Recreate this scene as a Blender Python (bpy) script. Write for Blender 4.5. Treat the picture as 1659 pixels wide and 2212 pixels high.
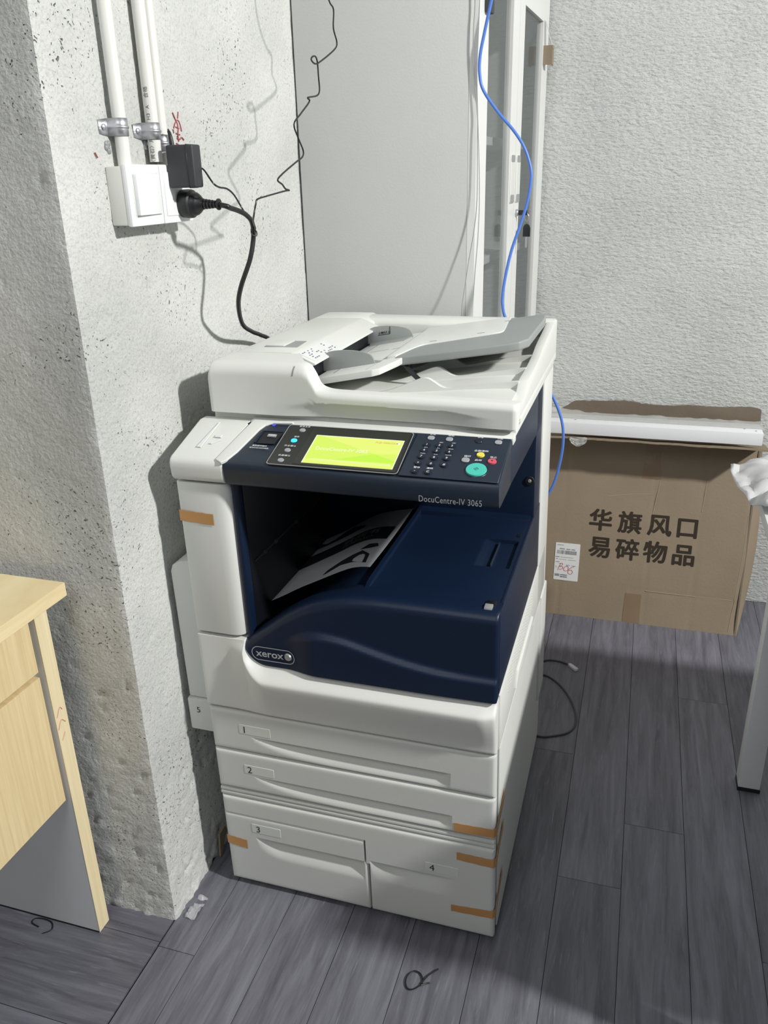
import bpy, bmesh, math, random
from mathutils import Vector, Matrix, noise

random.seed(7)
for o in list(bpy.data.objects):
    bpy.data.objects.remove(o)
sc = bpy.context.scene
COL = sc.collection

# ------------------------------------------------------------------ camera
cam_d = bpy.data.cameras.new('camera')
cam = bpy.data.objects.new('camera', cam_d)
COL.objects.link(cam)
sc.camera = cam
YAW, PITCH, ROLL = 0.306920, 0.388120, -0.024605
fw = Vector((-math.sin(YAW) * math.cos(PITCH), math.cos(YAW) * math.cos(PITCH), -math.sin(PITCH)))
rt = Vector((math.cos(YAW), math.sin(YAW), 0))
up = rt.cross(fw)
r2 = math.cos(ROLL) * rt + math.sin(ROLL) * up
u2 = -math.sin(ROLL) * rt + math.cos(ROLL) * up
M = Matrix((r2, u2, -fw)).transposed().to_4x4()
M.translation = Vector((0.7527, -1.1699, 1.3990))
cam.matrix_world = M
cam_d.sensor_fit = 'AUTO'
cam_d.sensor_width = 36.0
cam_d.lens = 1767.28 / 2212 * 36.0
cam_d.clip_start = 0.02

# ------------------------------------------------------------------ world, lights, exposure
w = bpy.data.worlds.new('room_light')
sc.world = w
w.use_nodes = True
bgn = w.node_tree.nodes['Background']
bgn.inputs[0].default_value = (0.93, 0.97, 1.0, 1)
bgn.inputs[1].default_value = 0.30
sc.view_settings.view_transform = 'Standard'
sc.view_settings.look = 'None'
sc.view_settings.gamma = 1.0
sc.view_settings.use_curve_mapping = False
EXPO = -0.80
sc.view_settings.exposure = EXPO


def area(name, loc, target, size, power, color=(1, 1, 1), shape='DISK'):
    d = bpy.data.lights.new(name, 'AREA')
    d.shape = shape
    d.size = size
    d.energy = power
    d.color = color
    o = bpy.data.objects.new(name, d)
    COL.objects.link(o)
    o.location = loc
    o.rotation_euler = (Vector(target) - Vector(loc)).to_track_quat('-Z', 'Y').to_euler()
    return o


area('ceiling_downlight', (3.4, -0.6, 3.0), (0.3, 0.3, 0.8), 0.20, 300, (1.0, 0.99, 0.96))
area('ceiling_panel_light', (0.3, -2.3, 2.95), (0.5, -0.6, 0.5), 1.2, 37, (0.96, 0.98, 1.0), 'SQUARE')
area('ceiling_panel_overhead', (0.9, 0.25, 2.95), (0.9, 0.25, 0.0), 0.6, 3, (0.97, 0.98, 1.0), 'SQUARE')

# ------------------------------------------------------------------ materials


def new_mat(name):
    m = bpy.data.materials.new(name)
    m.use_nodes = True
    nt = m.node_tree
    return m, nt, nt.nodes['Principled BSDF']


def lin(r, g, b):
    f = lambda c: ((c / 255 + 0.055) / 1.055) ** 2.4 if c > 10 else c / 255 / 12.92
    return (f(r), f(g), f(b), 1)


def node(nt, t, **kw):
    n = nt.nodes.new(t)
    for k, v in kw.items():
        setattr(n, k, v)
    return n


def plain(name, col, rough=0.5, metal=0.0, spec=0.5, bump=0.0, bscale=400, coat=0.0, var=0.03):
    m, nt, b = new_mat(name)
    tc = node(nt, 'ShaderNodeTexCoord')
    nz = node(nt, 'ShaderNodeTexNoise')
    nz.inputs['Scale'].default_value = 9
    nz.inputs['Detail'].default_value = 5
    nt.links.new(tc.outputs['Object'], nz.inputs['Vector'])
    mx = node(nt, 'ShaderNodeMix', data_type='RGBA')
    mx.inputs[6].default_value = tuple(c * (1 - var) for c in col[:3]) + (1,)
    mx.inputs[7].default_value = tuple(min(1, c * (1 + var)) for c in col[:3]) + (1,)
    nt.links.new(nz.outputs['Fac'], mx.inputs[0])
    nt.links.new(mx.outputs[2], b.inputs['Base Color'])
    b.inputs['Roughness'].default_value = rough
    b.inputs['Metallic'].default_value = metal
    b.inputs['Specular IOR Level'].default_value = spec
    if coat:
        b.inputs['Coat Weight'].default_value = coat
        b.inputs['Coat Roughness'].default_value = 0.15
    if bump:
        n2 = node(nt, 'ShaderNodeTexNoise')
        n2.inputs['Scale'].default_value = bscale
        n2.inputs['Detail'].default_value = 2
        nt.links.new(tc.outputs['Object'], n2.inputs['Vector'])
        bp = node(nt, 'ShaderNodeBump')
        bp.inputs['Strength'].default_value = bump
        bp.inputs['Distance'].default_value = 0.001
        nt.links.new(n2.outputs['Fac'], bp.inputs['Height'])
        nt.links.new(bp.outputs['Normal'], b.inputs['Normal'])
    return m


def emit(name, col, strength=1.0):
    m, nt, b = new_mat(name)
    b.inputs['Base Color'].default_value = (0.02, 0.02, 0.02, 1)
    b.inputs['Emission Color'].default_value = col
    b.inputs['Emission Strength'].default_value = strength / (2 ** EXPO)
    return m


def ramp(nt, p0, c0, p1, c1):
    r = node(nt, 'ShaderNodeValToRGB')
    r.color_ramp.elements[0].position = p0
    r.color_ramp.elements[0].color = c0
    r.color_ramp.elements[1].position = p1
    r.color_ramp.elements[1].color = c1
    return r


def plaster(name, base, dark, stretch, bump_d, scale, pits=True):
    m, nt, b = new_mat(name)
    tc = node(nt, 'ShaderNodeTexCoord')
    mp = node(nt, 'ShaderNodeMapping')
    mp.inputs['Scale'].default_value = stretch
    nt.links.new(tc.outputs['Object'], mp.inputs['Vector'])
    n1 = node(nt, 'ShaderNodeTexNoise')
    n1.inputs['Scale'].default_value = scale
    n1.inputs['Detail'].default_value = 6
    n1.inputs['Roughness'].default_value = 0.6
    nt.links.new(mp.outputs[0], n1.inputs['Vector'])
    n2 = node(nt, 'ShaderNodeTexNoise')
    n2.inputs['Scale'].default_value = 3.2
    n2.inputs['Detail'].default_value = 7
    nt.links.new(tc.outputs['Object'], n2.inputs['Vector'])
    rp = ramp(nt, 0.32, dark, 0.62, base)
    nt.links.new(n2.outputs['Fac'], rp.inputs[0])
    col = rp.outputs[0]
    n6 = node(nt, 'ShaderNodeTexNoise')
    n6.inputs['Scale'].default_value = 210
    n6.inputs['Detail'].default_value = 3
    nt.links.new(mp.outputs[0], n6.inputs['Vector'])
    r6 = ramp(nt, 0.34, (0.84, 0.84, 0.84, 1), 0.50, (1, 1, 1, 1))
    nt.links.new(n6.outputs['Fac'], r6.inputs[0])
    m6 = node(nt, 'ShaderNodeMix', data_type='RGBA', blend_type='MULTIPLY')
    m6.inputs[0].default_value = 1.0
    nt.links.new(col, m6.inputs[6])
    nt.links.new(r6.outputs[0], m6.inputs[7])
    col = m6.outputs[2]
    bp = node(nt, 'ShaderNodeBump')
    bp.inputs['Strength'].default_value = 0.9
    bp.inputs['Distance'].default_value = bump_d
    hgt = n1.outputs['Fac']
    if pits:
        vo = node(nt, 'ShaderNodeTexVoronoi')
        vo.inputs['Scale'].default_value = 105
        vo.inputs['Randomness'].default_value = 1.0
        n4 = node(nt, 'ShaderNodeTexNoise')
        n4.inputs['Scale'].default_value = 60
        nt.links.new(tc.outputs['Object'], n4.inputs['Vector'])
        add = node(nt, 'ShaderNodeVectorMath', operation='MULTIPLY_ADD')
        add.inputs[1].default_value = (0.03, 0.03, 0.03)
        nt.links.new(n4.outputs['Color'], add.inputs[0])
        nt.links.new(tc.outputs['Object'], add.inputs[2])
        nt.links.new(add.outputs[0], vo.inputs['Vector'])
        # only some cells hold a pit, more of them in patches
        n5 = node(nt, 'ShaderNodeTexNoise')
        n5.inputs['Scale'].default_value = 5.5
        n5.inputs['Detail'].default_value = 4
        nt.links.new(tc.outputs['Object'], n5.inputs['Vector'])
        r5 = ramp(nt, 0.30, (0, 0, 0, 1), 0.78, (1, 1, 1, 1))
        nt.links.new(n5.outputs['Fac'], r5.inputs[0])
        th = node(nt, 'ShaderNodeMath', operation='MULTIPLY')
        th.inputs[1].default_value = 0.29
        nt.links.new(r5.outputs[0], th.inputs[0])
        sub = node(nt, 'ShaderNodeMath', operation='SUBTRACT')
        nt.links.new(th.outputs[0], sub.inputs[0])
        nt.links.new(vo.outputs['Distance'], sub.inputs[1])
        pit = node(nt, 'ShaderNodeMath', operation='MULTIPLY', use_clamp=True)
        pit.inputs[1].default_value = 9
        nt.links.new(sub.outputs[0], pit.inputs[0])
        mx = node(nt, 'ShaderNodeMix', data_type='RGBA')
        nt.links.new(pit.outputs[0], mx.inputs[0])
        nt.links.new(col, mx.inputs[6])
        mx.inputs[7].default_value = tuple(c * 0.35 for c in dark[:3]) + (1,)
        col = mx.outputs[2]
        hs = node(nt, 'ShaderNodeMath', operation='MULTIPLY_ADD')
        hs.inputs[1].default_value = -1.2
        nt.links.new(pit.outputs[0], hs.inputs[0])
        nt.links.new(hgt, hs.inputs[2])
        hgt = hs.outputs[0]
    nt.links.new(hgt, bp.inputs['Height'])
    nt.links.new(col, b.inputs['Base Color'])
    nt.links.new(bp.outputs['Normal'], b.inputs['Normal'])
    b.inputs['Roughness'].default_value = 0.92
    b.inputs['Specular IOR Level'].default_value = 0.2
    return m


def wood(name, c0, c1, axis_scale, scale=6, rough=0.45, bump=0.25, dist=0.0006, rnd=True, streak=None):
    m, nt, b = new_mat(name)
    tc = node(nt, 'ShaderNodeTexCoord')
    mp = node(nt, 'ShaderNodeMapping')
    mp.inputs['Scale'].default_value = axis_scale
    nt.links.new(tc.outputs['Object'], mp.inputs['Vector'])
    src = mp.outputs[0]
    if rnd:
        oi = node(nt, 'ShaderNodeObjectInfo')
        ml = node(nt, 'ShaderNodeMath', operation='MULTIPLY')
        ml.inputs[1].default_value = 37
        nt.links.new(oi.outputs['Random'], ml.inputs[0])
        ad = node(nt, 'ShaderNodeVectorMath', operation='ADD')
        nt.links.new(src, ad.inputs[0])
        nt.links.new(ml.outputs[0], ad.inputs[1])
        src = ad.outputs[0]
    n1 = node(nt, 'ShaderNodeTexNoise')
    n1.inputs['Scale'].default_value = scale
    n1.inputs['Detail'].default_value = 9
    n1.inputs['Roughness'].default_value = 0.65
    n1.inputs['Distortion'].default_value = 0.6
    nt.links.new(src, n1.inputs['Vector'])
    rp = ramp(nt, 0.3, c0, 0.7, c1)
    nt.links.new(n1.outputs['Fac'], rp.inputs[0])
    col = rp.outputs[0]
    if rnd:
        hv = node(nt, 'ShaderNodeHueSaturation')
        mr = node(nt, 'ShaderNodeMapRange')
        mr.inputs['To Min'].default_value = 0.86
        mr.inputs['To Max'].default_value = 1.14
        nt.links.new(oi.outputs['Random'], mr.inputs[0])
        nt.links.new(mr.outputs[0], hv.inputs['Value'])
        nt.links.new(col, hv.inputs['Color'])
        col = hv.outputs[0]
    if streak:
        n3 = node(nt, 'ShaderNodeTexNoise')
        n3.inputs['Scale'].default_value = scale * 5
        n3.inputs['Detail'].default_value = 6
        nt.links.new(src, n3.inputs['Vector'])
        r3 = ramp(nt, 0.60, (0, 0, 0, 1), 0.74, (1, 1, 1, 1))
        nt.links.new(n3.outputs['Fac'], r3.inputs[0])
        mx = node(nt, 'ShaderNodeMix', data_type='RGBA')
        nt.links.new(r3.outputs[0], mx.inputs[0])
        nt.links.new(col, mx.inputs[6])
        mx.inputs[7].default_value = streak
        col = mx.outputs[2]
    nt.links.new(col, b.inputs['Base Color'])
    bp = node(nt, 'ShaderNodeBump')
    bp.inputs['Strength'].default_value = bump
    bp.inputs['Distance'].default_value = dist
    nt.links.new(n1.outputs['Fac'], bp.inputs['Height'])
    nt.links.new(bp.outputs['Normal'], b.inputs['Normal'])
    b.inputs['Roughness'].default_value = rough
    return m


def glassy(name, col, alpha, rough=0.03, bump=0):
    m, nt, b = new_mat(name)
    b.inputs['Base Color'].default_value = col
    b.inputs['Roughness'].default_value = rough
    b.inputs['Alpha'].default_value = alpha
    b.inputs['Specular IOR Level'].default_value = 1.0
    return m


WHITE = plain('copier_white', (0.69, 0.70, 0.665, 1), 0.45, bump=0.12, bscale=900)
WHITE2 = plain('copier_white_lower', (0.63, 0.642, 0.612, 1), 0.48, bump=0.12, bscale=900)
GREYP = plain('grey_plastic', (0.285, 0.30, 0.295, 1), 0.45, bump=0.1, bscale=900)
GREYM = plain('mid_grey_plastic', (0.27, 0.28, 0.28, 1), 0.45)
NAVY = plain('navy_plastic', (0.0050, 0.0135, 0.037, 1), 0.40, spec=0.35, bump=0.15, bscale=900, var=0.06)
NAVY2 = plain('console_navy', (0.016, 0.025, 0.042, 1), 0.40, spec=0.4, bump=0.1, bscale=900, var=0.05)
BLACKIN = plain('bay_black', (0.0035, 0.0045, 0.008, 1), 0.45)
BEZEL = plain('bezel_black', (0.017, 0.018, 0.016, 1), 0.25)
BLACK = plain('black_plastic', (0.013, 0.013, 0.015, 1), 0.42)
DKGREY = plain('dark_grey_plastic', (0.032, 0.034, 0.039, 1), 0.55, bump=0.1)
CABLE = plain('black_cable', (0.012, 0.012, 0.013, 1), 0.4)
BLUE = plain('blue_cable', (0.085, 0.20, 0.62, 1), 0.4)
GREYC = plain('grey_cable', (0.05, 0.052, 0.06, 1), 0.5)
STRING = plain('pale_grey_wire', (0.30, 0.30, 0.28, 1), 0.6)
CLEAR = glassy('clear_plug', (0.75, 0.75, 0.78, 1), 0.75, 0.15)
INKW = plain('white_print', (0.62, 0.64, 0.66, 1), 0.5)
INKG = plain('silver_print', (0.40, 0.42, 0.44, 1), 0.35)
INKK = plain('black_print', (0.02, 0.02, 0.02, 1), 0.6)
INKB = plain('carton_print', (0.028, 0.018, 0.011, 1), 0.8)
INKR = plain('red_ink', (0.42, 0.06, 0.06, 1), 0.6)
REDCH = plain('red_chalk', (0.36, 0.09, 0.09, 1), 0.8)
INKGR = plain('grey_print', (0.16, 0.16, 0.17, 1), 0.7)
BTNG = plain('button_grey', (0.33, 0.34, 0.36, 1), 0.4)
BTNY = plain('button_yellow', (0.78, 0.66, 0.10, 1), 0.4)
BTNR = plain('button_red', (0.62, 0.09, 0.13, 1), 0.4)
BTNT = plain('button_teal', (0.07, 0.52, 0.42, 1), 0.35)
BTNN = plain('button_navy', (0.009, 0.013, 0.026, 1), 0.35)
TAPE = plain('brown_tape', (0.50, 0.26, 0.095, 1), 0.35, var=0.12)
PAPER = plain('paper', (0.55, 0.56, 0.58, 1), 0.7)
LABELW = plain('label_white', (0.70, 0.71, 0.70, 1), 0.55)
LABELC = plain('tray_label_grey', (0.66, 0.68, 0.63, 1), 0.35)
CHROME = plain('zinc_metal', (0.55, 0.56, 0.59, 1), 0.42, metal=0.9, var=0.12)
PVC = plain('white_pvc', (0.72, 0.72, 0.685, 1), 0.35)
SWITCH = plain('switch_white', (0.84, 0.85, 0.86, 1), 0.3)
SWSIDE = plain('switch_box_ivory', (0.72, 0.72, 0.67, 1), 0.35)
CABG = plain('cabinet_grey', (0.52, 0.53, 0.515, 1), 0.42, bump=0.25, bscale=240)
CABF = plain('cabinet_frame', (0.72, 0.725, 0.705, 1), 0.38)
CABIN = plain('cabinet_inside', (0.44, 0.45, 0.45, 1), 0.6)
GLASS = glassy('cabinet_glass', (0.20, 0.23, 0.23, 1), 0.30, 0.03)
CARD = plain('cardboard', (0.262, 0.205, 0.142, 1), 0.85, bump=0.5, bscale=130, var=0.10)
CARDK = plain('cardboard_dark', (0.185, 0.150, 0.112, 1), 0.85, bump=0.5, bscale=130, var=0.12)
CTAPE = plain('carton_tape', (0.235, 0.165, 0.105, 1), 0.3, var=0.1)
CREASE = plain('cardboard_crease', (0.31, 0.25, 0.18, 1), 0.8)
VENT = plain('vent_white', (0.72, 0.725, 0.74, 1), 0.35)
TABLEW = plain('table_white', (0.72, 0.73, 0.73, 1), 0.45)
FILM = glassy('foam_film', (0.62, 0.62, 0.63, 1), 0.82, 0.5)
DESKG = plain('desk_grey_laminate', (0.76, 0.765, 0.775, 1), 0.5, var=0.06)
MAPLE = wood('maple_laminate', lin(226, 205, 156), lin(240, 224, 182), (2, 2, 26), 3, 0.5, 0.12, 0.0004, rnd=False)
MAPLEV = wood('maple_front', lin(214, 191, 142), lin(236, 217, 172), (30, 60, 1.6), 2.0, 0.5, 0.15, 0.0004, rnd=False)
MAPLEE = wood('maple_edge', lin(226, 208, 164), lin(243, 229, 192), (60, 60, 1.5), 2.0, 0.45, 0.15, 0.0004, rnd=False)
WALL_L = plaster('pillar_plaster', (0.66, 0.67, 0.645, 1), (0.53, 0.54, 0.52, 1), (1, 1, 1), 0.0035, 120)
WALL_B = plaster('back_wall_plaster', (0.62, 0.635, 0.62, 1), (0.56, 0.575, 0.56, 1), (0.55, 1, 1.2), 0.0075, 105, False)
FLOORB = plain('floor_screed', (0.03, 0.03, 0.033, 1), 0.9)
PLANK_Y = wood('plank_grey_y', lin(80, 80, 88), lin(122, 122, 132), (30, 2.2, 3), 1.6, 0.45, 0.7, 0.0012, streak=lin(118, 118, 130))
PLANK_X = wood('plank_grey_x', lin(80, 80, 88), lin(122, 122, 132), (2.2, 30, 3), 1.6, 0.45, 0.7, 0.0012, streak=lin(118, 118, 130))

# ------------------------------------------------------------------ mesh helpers


class MB:
    def __init__(self, xf=None):
        self.v, self.f, self.mi = [], [], []
        self.m = 0
        self.xf = xf

    def add(self, vs, fs):
        o = len(self.v)
        self.v += [tuple(v) for v in vs]
        for f in fs:
            self.f.append(tuple(i + o for i in f))
            self.mi.append(self.m)
        return self

    def box(self, x0, x1, y0, y1, z0, z1):
        vs = [(x, y, z) for z in (z0, z1) for y in (y0, y1) for x in (x0, x1)]
        return self.add(vs, [(0, 2, 3, 1), (4, 5, 7, 6), (0, 1, 5, 4), (2, 6, 7, 3), (0, 4, 6, 2), (1, 3, 7, 5)])

    def prism(self, poly, axis, a, b):
        # poly in the two remaining axes (ordered x,y,z without axis)
        def P(u, v, t):
            return {0: (t, u, v), 1: (u, t, v), 2: (u, v, t)}[axis]
        n = len(poly)
        vs = [P(u, v, a) for u, v in poly] + [P(u, v, b) for u, v in poly]
        fs = [tuple(range(n)), tuple(range(2 * n - 1, n - 1, -1))]
        fs += [(i, i + n, (i + 1) % n + n, (i + 1) % n) for i in range(n)]
        return self.add(vs, fs)

    def poly3(self, poly, mapf, h0, h1):
        n = len(poly)
        vs = [mapf(u, v, h0) for u, v in poly] + [mapf(u, v, h1) for u, v in poly]
        fs = [tuple(range(n)), tuple(range(2 * n - 1, n - 1, -1))]
        fs += [(i, i + n, (i + 1) % n + n, (i + 1) % n) for i in range(n)]
        return self.add(vs, fs)

    def disc(self, c, r, mapf, h0, h1, n=20, ry=None, r2=None):
        ry = ry or r
        k = (r2 / r) if r2 else 1
        p0 = [(c[0] + r * math.cos(2 * math.pi * i / n), c[1] + ry * math.sin(2 * math.pi * i / n)) for i in range(n)]
        p1 = [(c[0] + (u - c[0]) * k, c[1] + (v - c[1]) * k) for u, v in p0]
        vs = [mapf(u, v, h0) for u, v in p0] + [mapf(u, v, h1) for u, v in p1]
        fs = [tuple(range(n)), tuple(range(2 * n - 1, n - 1, -1))]
        fs += [(i, i + n, (i + 1) % n + n, (i + 1) % n) for i in range(n)]
        return self.add(vs, fs)

    def lathe(self, prof, org, axis, n=24):
        # prof = [(t, r)] along axis direction vector
        a = Vector(axis).normalized()
        s = a.orthogonal().normalized()
        t = a.cross(s)
        o = Vector(org)
        vs = []
        for (h, r) in prof:
            for i in range(n):
                an = 2 * math.pi * i / n
                vs.append(tuple(o + a * h + (s * math.cos(an) + t * math.sin(an)) * r))
        fs = []
        for j in range(len(prof) - 1):
            for i in range(n):
                k = (i + 1) % n
                fs.append((j * n + i, j * n + k, (j + 1) * n + k, (j + 1) * n + i))
        fs.append(tuple(range(n - 1, -1, -1)))
        e = (len(prof) - 1) * n
        fs.append(tuple(range(e, e + n)))
        return self.add(vs, fs)

    def tube(self, pts, r, n=8, sub=6, flat=1.0):
        P = [Vector(p) for p in pts]
        if sub > 1 and len(P) > 2:
            Q = []
            for i in range(len(P) - 1):
                p0 = P[max(i - 1, 0)]
                p1, p2 = P[i], P[i + 1]
                p3 = P[min(i + 2, len(P) - 1)]
                for k in range(sub):
                    t = k / sub
                    Q.append(0.5 * ((2 * p1) + (p2 - p0) * t + (2 * p0 - 5 * p1 + 4 * p2 - p3) * t * t + (3 * p1 - p0 - 3 * p2 + p3) * t ** 3))
            Q.append(P[-1])
            P = Q
        vs, fs = [], []
        tg = (P[1] - P[0]).normalized()
        s = tg.orthogonal().normalized()
        for i, p in enumerate(P):
            d = (P[min(i + 1, len(P) - 1)] - P[max(i - 1, 0)])
            if d.length > 1e-9:
                tg = d.normalized()
            s = (s - tg * s.dot(tg)).normalized()
            t = tg.cross(s)
            rr = r(i / (len(P) - 1)) if callable(r) else r
            for k in range(n):
                an = 2 * math.pi * k / n
                vs.append(tuple(p + (s * math.cos(an) + t * math.sin(an) * flat) * rr))
        for i in range(len(P) - 1):
            for k in range(n):
                k2 = (k + 1) % n
                fs.append((i * n + k, i * n + k2, (i + 1) * n + k2, (i + 1) * n + k))
        fs.append(tuple(range(n - 1, -1, -1)))
        e = (len(P) - 1) * n
        fs.append(tuple(range(e, e + n)))
        return self.add(vs, fs)

    def surf(self, us, vs_, fun, back=None, keep=None):
        # grid surface, optional skirt to a back position: back(u, v, p) -> point
        nu, nv = len(us), len(vs_)
        pts = [Vector(fun(u, v)) for v in vs_ for u in us]
        faces = []
        for j in range(nv - 1):
            for i in range(nu - 1):
                if keep and not keep((us[i] + us[i + 1]) / 2, (vs_[j] + vs_[j + 1]) / 2):
                    continue
                faces.append((j * nu + i, j * nu + i + 1, (j + 1) * nu + i + 1, (j + 1) * nu + i))
        allv = [tuple(p) for p in pts]
        if back:
            cnt = {}
            for f in faces:
                for a, b in zip(f, f[1:] + f[:1]):
                    cnt[(a, b)] = 1
            bd = [(a, b) for (a, b) in cnt if (b, a) not in cnt]
            mp = {}
            for a, b in bd:
                for q in (a, b):
                    if q not in mp:
                        mp[q] = len(allv)
                        allv.append(tuple(back(us[q % nu], vs_[q // nu], pts[q])))
            faces += [(b, a, mp[a], mp[b]) for a, b in bd]
        return self.add(allv, faces)

    def text(self, s, mapf, u, v, size, align='CENTER', bold=0.0, h=0.0003, shear=0.0, sx=1.0, spacing=1.0):
        vs, fs = text_geo(s, bold, spacing)
        if not vs:
            return self
        xs = [p[0] for p in vs]
        off = {'CENTER': -(min(xs) + max(xs)) / 2, 'LEFT': -min(xs), 'RIGHT': -max(xs)}[align]
        out = []
        for (x, y) in vs:
            X = (x + off) * size * sx + shear * y * size
            out.append(mapf(u + X, v + y * size, h))
        return self.add(out, fs)

    def build(self, name, mat, parent=None, bevel=0.0, seg=2, smooth=40, kind=None, recalc=True):
        me = bpy.data.meshes.new(name)
        org = Vector((0, 0, 0))
        V = self.v
        if self.xf:
            V = [self.xf(p) for p in V]
        if parent is not None:
            q = parent
            while q.parent:
                q = q.parent
            org = Vector(q.location)
        else:
            xs, ys, zs = zip(*V)
            org = Vector(((min(xs) + max(xs)) / 2, (min(ys) + max(ys)) / 2, min(zs)))
        V = [(x - org.x, y - org.y, z - org.z) for x, y, z in V]
        me.from_pydata(V, [], self.f)
        mats = mat if isinstance(mat, (list, tuple)) else [mat]
        for mm in mats:
            me.materials.append(mm)
        if len(mats) > 1:
            me.polygons.foreach_set('material_index', self.mi)
        if recalc or bevel:
            bm = bmesh.new()
            bm.from_mesh(me)
            if recalc:
                bmesh.ops.recalc_face_normals(bm, faces=bm.faces)
            if bevel:
                ed = [e for e in bm.edges if e.is_manifold and e.calc_face_angle(0) > 0.5]
                bmesh.ops.bevel(bm, geom=ed, offset=bevel, segments=seg, affect='EDGES', profile=0.6, clamp_overlap=True)
            bm.to_mesh(me)
            bm.free()
        if smooth:
            me.shade_smooth()
            me.set_sharp_from_angle(angle=math.radians(smooth))
        o = bpy.data.objects.new(name, me)
        COL.objects.link(o)
        if parent is None:
            o.location = org
        else:
            o.parent = parent
        if kind:
            o['kind'] = kind
        return o


_tc = {}


def text_geo(s, bold=0.0, spacing=1.0):
    key = (s, bold, spacing)
    if key not in _tc:
        c = bpy.data.curves.new('t', 'FONT')
        c.body = s
        c.size = 1.0
        c.offset = bold
        c.space_character = spacing
        c.resolution_u = 3
        o = bpy.data.objects.new('t', c)
        COL.objects.link(o)
        dg = bpy.context.evaluated_depsgraph_get()
        me = o.evaluated_get(dg).to_mesh()
        vs = [(p.co.x, p.co.y) for p in me.vertices]
        fs = [tuple(p.vertices) for p in me.polygons]
        o.evaluated_get(dg).to_mesh_clear()
        bpy.data.objects.remove(o)
        bpy.data.curves.remove(c)
        _tc[key] = (vs, fs)
    return _tc[key]


def thing(name, loc, label, cat, group=None):
    o = bpy.data.objects.new(name, None)
    o.empty_display_size = 0.05
    COL.objects.link(o)
    o.location = loc
    o['label'] = label
    o['category'] = cat
    if group:
        o['group'] = group
    return o


def tag(o, label, cat, group=None):
    o['label'] = label
    o['category'] = cat
    if group:
        o['group'] = group
    return o


def lerp(a, b, t):
    return a + (b - a) * t


def sstep(a, b, x):
    t = max(0, min(1, (x - a) / (b - a)))
    return t * t * (3 - 2 * t)


def interp(tab, x):
    if x <= tab[0][0]:
        return tab[0][1]
    for (x0, y0), (x1, y1) in zip(tab, tab[1:]):
        if x <= x1:
            t = (x - x0) / (x1 - x0)
            return lerp(y0, y1, t)
    return tab[-1][1]


def smooth_tab(pts, n=60):
    P = [Vector((a, b, 0)) for a, b in pts]
    out = []
    for i in range(len(P) - 1):
        p0, p1, p2, p3 = P[max(i - 1, 0)], P[i], P[i + 1], P[min(i + 2, len(P) - 1)]
        for k in range(10):
            t = k / 10
            q = 0.5 * ((2 * p1) + (p2 - p0) * t + (2 * p0 - 5 * p1 + 4 * p2 - p3) * t * t + (3 * p1 - p0 - 3 * p2 + p3) * t ** 3)
            out.append((q.x, q.y))
    out.append(pts[-1])
    return out


def axis_pts(a, b, step, marks=()):
    s = set()
    n = max(1, int(round((b - a) / step)))
    for i in range(n + 1):
        s.add(round(a + (b - a) * i / n, 5))
    for m in list(marks) + [a, b]:
        for d in (0, 0.0008, 0.0018, 0.0032, 0.005):
            for sg in (-1, 1):
                q = round(m + sg * d, 5)
                if a <= q <= b:
                    s.add(q)
    return sorted(s)


def roundrect(x0, x1, y0, y1, r, n=5):
    out = []
    for cx, cy, a0 in ((x1 - r, y1 - r, 0), (x0 + r, y1 - r, 90), (x0 + r, y0 + r, 180), (x1 - r, y0 + r, 270)):
        for i in range(n + 1):
            a = math.radians(a0 + 90 * i / n)
            out.append((cx + r * math.cos(a), cy + r * math.sin(a)))
    return out


# ================================================================== setting
# floor -------------------------------------------------------------------
floor = MB().box(-2.2, 3.6, -2.4, 1.64, -0.06, -0.004).build('floor', FLOORB, kind='structure')
G = 0.0006
cols = [-0.0515, 0.030, 0.163, 0.294, 0.425, 0.556, 0.688, 0.820, 0.951, 1.083, 1.214, 1.346]
cuts = [(-0.187,), (0.52,), (-0.62, 1.0), (0.31,), (-0.45, 0.77), (0.62,), (0.205, 1.42), (-0.82, 0.402), (0.95, -0.3), (0.1,), (0.7,)]
for i in range(len(cols) - 1):
    ys = [-1.3] + sorted(cuts[i]) + [1.613]
    for y0, y1 in zip(ys, ys[1:]):
        zt = -0.0002 * random.random()
        if i == 0 and y0 < -0.5:
            MB().box(cols[i] + 0.0028, cols[i + 1] - G, y0 + G, y1 - G, -0.004, zt).build('plank', PLANK_Y, floor, smooth=0)
        else:
            x0 = cols[i] + (0.002 if i == 0 else G)
            MB().box(x0, cols[i + 1] - G, y0 + G, y1 - G, -0.004, zt).build('plank', PLANK_Y, floor, smooth=0)
rows = [(-0.178, -0.119), (-0.376, -0.178), (-0.574, -0.376), (-0.772, -0.574), (-0.97, -0.772)]
rcut = [-0.75, -0.52, -0.9, -0.6, -0.8]
for (y0, y1), c in zip(rows, rcut):
    for x0, x1 in ((-1.2, c), (c, -0.0525)):
        MB().box(x0 + G, x1 - G, y0 + G, y1 - G, -0.004, 0).build('plank', PLANK_X, floor, smooth=0)

# pillar wall on the left ---------------------------------------------------
XW, YW = -0.05, -0.121


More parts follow.
